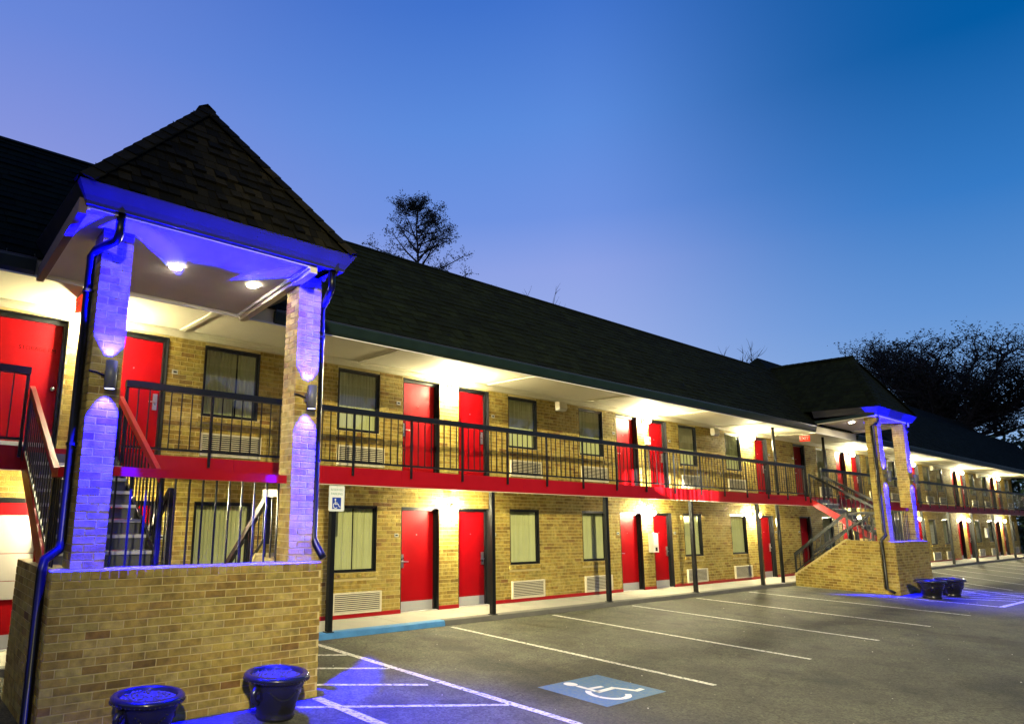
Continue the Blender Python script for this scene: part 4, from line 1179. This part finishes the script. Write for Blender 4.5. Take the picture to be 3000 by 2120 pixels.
def conifer(base, top, r_max, z_crown, label, seed):
    rg = random.Random(seed)
    T = thing('tall_tree', label, 'tree', base)
    tb, lv = MB(), MB(); b = Vector(base)
    n = 14; trunk = [b + Vector((rg.uniform(-.08, .08), rg.uniform(-.08, .08), (top - b.z) * i / n)) for i in range(n + 1)]
    tb.tube(trunk, [0.34 * (1 - 0.93 * i / n) for i in range(n + 1)], 8)
    for i in range(48):
        f = (i + rg.random()) / 48; z = z_crown + (top - z_crown) * f
        p = Vector((b.x, b.y, z)); az = rg.uniform(0, 6.283); el = R(rg.uniform(16, 44))
        ln = r_max * (1.22 * (1 - f) ** 0.55 + 0.10) * rg.uniform(0.62, 1.1)
        d = Vector((math.cos(az) * math.cos(el), math.sin(az) * math.cos(el), math.sin(el)))
        pts, dd = branch(tb, p, d, ln, 0.085 * (1 - f) + 0.028, rg, 5, 0.5)
        for k in range(2, len(pts)):
            for s in range(4):
                a2 = rg.uniform(0, 6.283); d2 = (dd * 0.6 + Vector((math.cos(a2), math.sin(a2), rg.uniform(-0.3, 0.6)))).normalized()
                pp, _ = branch(tb, pts[k], d2, rg.uniform(0.35, 0.9), 0.018, rg, 3, 0.6, 3)
                dens = 12 if f > 0.45 else rg.choice([3, 8, 14])
                leaves(lv, pp[-1], 0.26, dens, 0.07, rg, 0.8); leaves(lv, pp[2], 0.24, dens // 2, 0.065, rg); leaves(lv, pp[1], 0.2, dens // 3, 0.06, rg)
        leaves(lv, pts[-1], 0.4, 16, 0.09, rg)
    obj('trunk', tb, 'bark', T); obj('crown', lv, 'leaf_dark', T)
conifer((20.4, 23.6, 0), 23.5, 3.5, 15.2, 'tall dark tree rising behind the roof at mid photo', 5)

def spreading(base, z_fork, top, radius, label, seed):
    rg = random.Random(seed)
    T = thing('spreading_tree', label, 'tree', base)
    tb, lv = MB(), MB(); b = Vector(base); fork = b + Vector((0, 0, z_fork))
    tb.tube([b, b + Vector((0.1, 0.1, z_fork * 0.5)), fork], [0.8, 0.6, 0.5], 10)
    H_ = top - z_fork
    for i in range(22):
        az = 2.4 * i + rg.uniform(-.2, .2); el = R(14 + 60 * ((i * 0.618) % 1.0))
        d = Vector((math.cos(az) * math.cos(el), math.sin(az) * math.cos(el), math.sin(el)))
        L_ = min(radius / max(0.25, math.cos(el)) * rg.uniform(0.6, 0.8), H_ / max(0.2, math.sin(el)) * 0.8)
        st = fork + Vector((0, 0, rg.uniform(-2.5, 0.8)))
        pts, dd = branch(tb, st, d, L_, 0.24, rg, 7, 0.8, 6)
        for k in range(2, len(pts)):
            for s in range(4):
                a2 = rg.uniform(0, 6.283); d2 = (d * 0.75 + Vector((math.cos(a2), math.sin(a2), rg.uniform(-0.05, 0.7)))).normalized()
                p2, e2 = branch(tb, pts[k], d2, rg.uniform(1.3, 3.0), 0.07, rg, 4, 0.8, 4)
                for m_ in range(1, len(p2)):
                    for s2 in range(2):
                        a3 = rg.uniform(0, 6.283); d3 = (e2 * 0.5 + Vector((math.cos(a3), math.sin(a3), rg.uniform(0.0, 0.8)))).normalized()
                        p3, _ = branch(tb, p2[m_], d3, rg.uniform(0.7, 1.7), 0.032, rg, 3, 0.7, 3)
                        if p3[-1].z > z_fork + 2.5 + rg.uniform(-2.5, 2.5): leaves(lv, p3[-1], 0.6, rg.choice([6, 10, 16]), 0.10, rg, 0.45); leaves(lv, p3[1], 0.4, 4, 0.09, rg, 0.5)
                        elif rg.random() < 0.35: leaves(lv, p3[-1], 0.45, 5, 0.10, rg, 0.5)
    for mbx in (tb, lv):
        mbx.v = [(b.x + (p[0] - b.x) * 1.12, b.y + (p[1] - b.y) * 1.12, fork.z + (p[2] - fork.z) * 0.86 if p[2] > fork.z else p[2]) for p in mbx.v]
    obj('trunk', tb, 'bark', T); obj('crown', lv, 'leaf_dark', T)
spreading((65.0, 5.5, 0), 9.6, 18.8, 9.0, 'wide spreading dark tree behind the far end of the motel', 12)

def bare_tree(base, top, spread, label, seed):
    rg = random.Random(seed); T = thing('bare_tree', label, 'tree', base); b = Vector(base); tb = MB()
    fork = b + Vector((0, 0, (top - b.z) * 0.72)); tb.tube([b, fork], [0.22, 0.12], 7); tw = MB()
    for i in range(9):
        az = rg.uniform(0, 6.283); d = Vector((math.cos(az) * spread, math.sin(az) * spread, 1.6))
        pts, dd = branch(tb, fork, d, (top - fork.z) * rg.uniform(0.7, 1.05), 0.07, rg, 5, 0.5, 4)
        for p in pts[1:]:
            for s in range(3):
                a2 = rg.uniform(0, 6.283); branch(tw, p, dd + Vector((math.cos(a2), math.sin(a2), 0.2)) * 0.8, rg.uniform(0.5, 1.3), 0.022, rg, 3, 0.7, 3)
    obj('trunk', tb, 'bark', T); obj('twigs', tw, 'bark', T)
def along(px, py, t):
    d = fw + r2 * ((px - 1115.022) / 1969.576) - u2 * ((py - 1117.92) / 1969.576)
    h = math.hypot(d.x, d.y); return CAM + d * (t / h)
p = along(2165, 1016, 62); bare_tree((p.x, p.y, 0), p.z, 0.8, 'bare twiggy treetop just left of the far roof peak', 3)
p = along(1570, 866, 55); bare_tree((p.x, p.y, 0), p.z, 0.7, 'faint bare twigs above the middle of the roof', 8)

def evergreen(base, h, r, label, seed):
    rg = random.Random(seed); T = thing('evergreen_tree', label, 'tree', base, 'dark evergreens beyond the building end'); b = Vector(base)
    tb, lv = MB(), MB(); tb.tube([b, b + Vector((0, 0, h * 0.9))], [0.2, 0.05], 7)
    for i in range(220):
        f = rg.random(); a = rg.uniform(0, 6.283); rr = r * (0.45 + 0.55 * math.sin(math.pi * min(1, f * 0.8 + 0.2))) * math.sqrt(rg.random())
        leaves(lv, b + Vector((math.cos(a) * rr, math.sin(a) * rr, 0.3 + h * f)), 0.8, 16, 0.16, rg)
    obj('trunk', tb, 'bark', T); obj('crown', lv, 'leaf_green', T)
q1, q2 = along(2996, 1500, 66), along(3060, 1500, 66)
evergreen((q1.x, q1.y, 0), 7.0, 2.2, 'dark evergreen standing right beside the end of the motel', 21)
evergreen((q2.x, q2.y, 0), 8.0, 3.0, 'dark evergreen at the right photo edge beyond the motel', 22)
T = thing('slatted_fence', 'pale slatted fence beyond the end of the motel', 'fence', (57, -3, 0))
for i in range(7): obj('slat', MB().box(56.98, 57.02, -7.5, -0.3, 0.15 + i * 0.24, 0.36 + i * 0.24), 'white_paint', T)
for y in (-7.3, -5.0, -2.7, -0.4): obj('post', MB().box(57.021, 57.12, y - 0.05, y + 0.05, 0, 1.9), 'white_paint', T)

# ------------------------------------------------------------------ parking lot floodlight on its pole (behind the viewpoint; its light rakes the facade)
FL = Vector((-13.0, -21.0, 10.2))
T = thing('light_pole', 'tall parking lot light pole standing across the lot', 'lamp post', (FL.x, FL.y - 0.6, 0))
obj('pole', MB().tube([(FL.x, FL.y - 0.6, 0), (FL.x, FL.y - 0.6, 10.3)], [0.11, 0.07], 12), 'black_paint', T, True)
obj('base', MB().lathe([(0.001, 0.6), (0.24, 0.6), (0.26, 0.0)], (FL.x, FL.y - 0.6, 0), 20), 'concrete', T)
obj('arm', MB().bar((FL.x, FL.y - 0.6, 10.25), (FL.x, FL.y, 10.35), 0.06, 0.06), 'black_paint', T)
obj('head', MB().box(FL.x - 0.22, FL.x + 0.22, FL.y - 0.15, FL.y + 0.22, 10.27, 10.40), 'black_paint', T)
spot('flood_lamp', FL, Vector((8.2, -3.4, 0.0)) - FL, FLOOD_W, FLOOD_COL, R(65), 1.0, 0.14, T)

obj('added_glare_head', MB().tube([(FL.x + 0.5, FL.y - 0.2, 9.6), (FL.x + 0.75, FL.y + 0.02, 9.5)], [0.07, 0.11], 14), 'black_paint', T)  # made-up second head, added to throw the white glare on the balcony
obj('added_glare_arm', MB().bar((FL.x, FL.y - 0.6, 9.6), (FL.x + 0.52, FL.y - 0.22, 9.6), 0.04, 0.04), 'black_paint', T)
bs_ = spot('added_glare_spot', (FL.x + 0.77, FL.y + 0.04, 9.5), Vector((9.0, -1.12, 3.1)) - Vector((FL.x + 0.77, FL.y + 0.04, 9.5)), 1100000.0, (1.0, 0.93, 0.78), R(6.0), 0.5, 0.02, T)
bs_.scale = (1.0, 0.42, 1.0)
bs_.data.use_nodes = True      # noise breaks the added spot into glare streaks
bt = bs_.data.node_tree; be = bt.nodes['Emission']
btc = bt.nodes.new('ShaderNodeTexCoord'); bmp = bt.nodes.new('ShaderNodeMapping'); bmp.inputs['Scale'].default_value = (230, 26, 1)
bnz = bt.nodes.new('ShaderNodeTexNoise'); bnz.inputs['Scale'].default_value = 1.0; bnz.inputs['Detail'].default_value = 3
bmr = bt.nodes.new('ShaderNodeMapRange'); bmr.inputs[1].default_value = 0.46; bmr.inputs[2].default_value = 0.66; bmr.inputs[3].default_value = 0.05; bmr.inputs[4].default_value = 1.6
bt.links.new(btc.outputs['Normal'], bmp.inputs[0]); bt.links.new(bmp.outputs[0], bnz.inputs['Vector']); bt.links.new(bnz.outputs['Fac'], bmr.inputs[0]); bt.links.new(bmr.outputs[0], be.inputs['Strength'])

# ------------------------------------------------------------------ the wood that closes the view across the lot, round the viewpoint's back
def wood():
    mb = MB(); rg = random.Random(77)
    path = [(-60, 60), (-75, 20), (-72, -20), (-60, -48), (-25, -62), (20, -66), (70, -60), (110, -40), (122, -14)]
    pts = []
    for (xa, ya), (xb, yb) in zip(path, path[1:]):
        n = int(math.hypot(xb - xa, yb - ya) / 1.6)
        pts += [(xa + (xb - xa) * i / n, ya + (yb - ya) * i / n) for i in range(n)]
    cols = []
    for i, (x, y) in enumerate(pts):
        h = 13 + 3.5 * math.sin(i * 0.37) + rg.uniform(-2.2, 2.2)
        cols.append([(x + rg.uniform(-1.3, 1.3), y + rg.uniform(-1.3, 1.3), h * k / 8) for k in range(9)])
    for a, b in zip(cols, cols[1:]):
        for k in range(8): mb.quad(a[k], b[k], b[k + 1], a[k + 1])
    for c in cols:
        for q in range(5):
            z = c[-1][2] * rg.uniform(0.3, 1.02); leaves(mb, Vector((c[4][0], c[4][1], z)), 2.4, 8, 0.8, rg)
    obj('distant_wood', mb, 'leaf_dark', kind='stuff', label='dark wood closing the view across the parking lot', cat='wood')
wood()
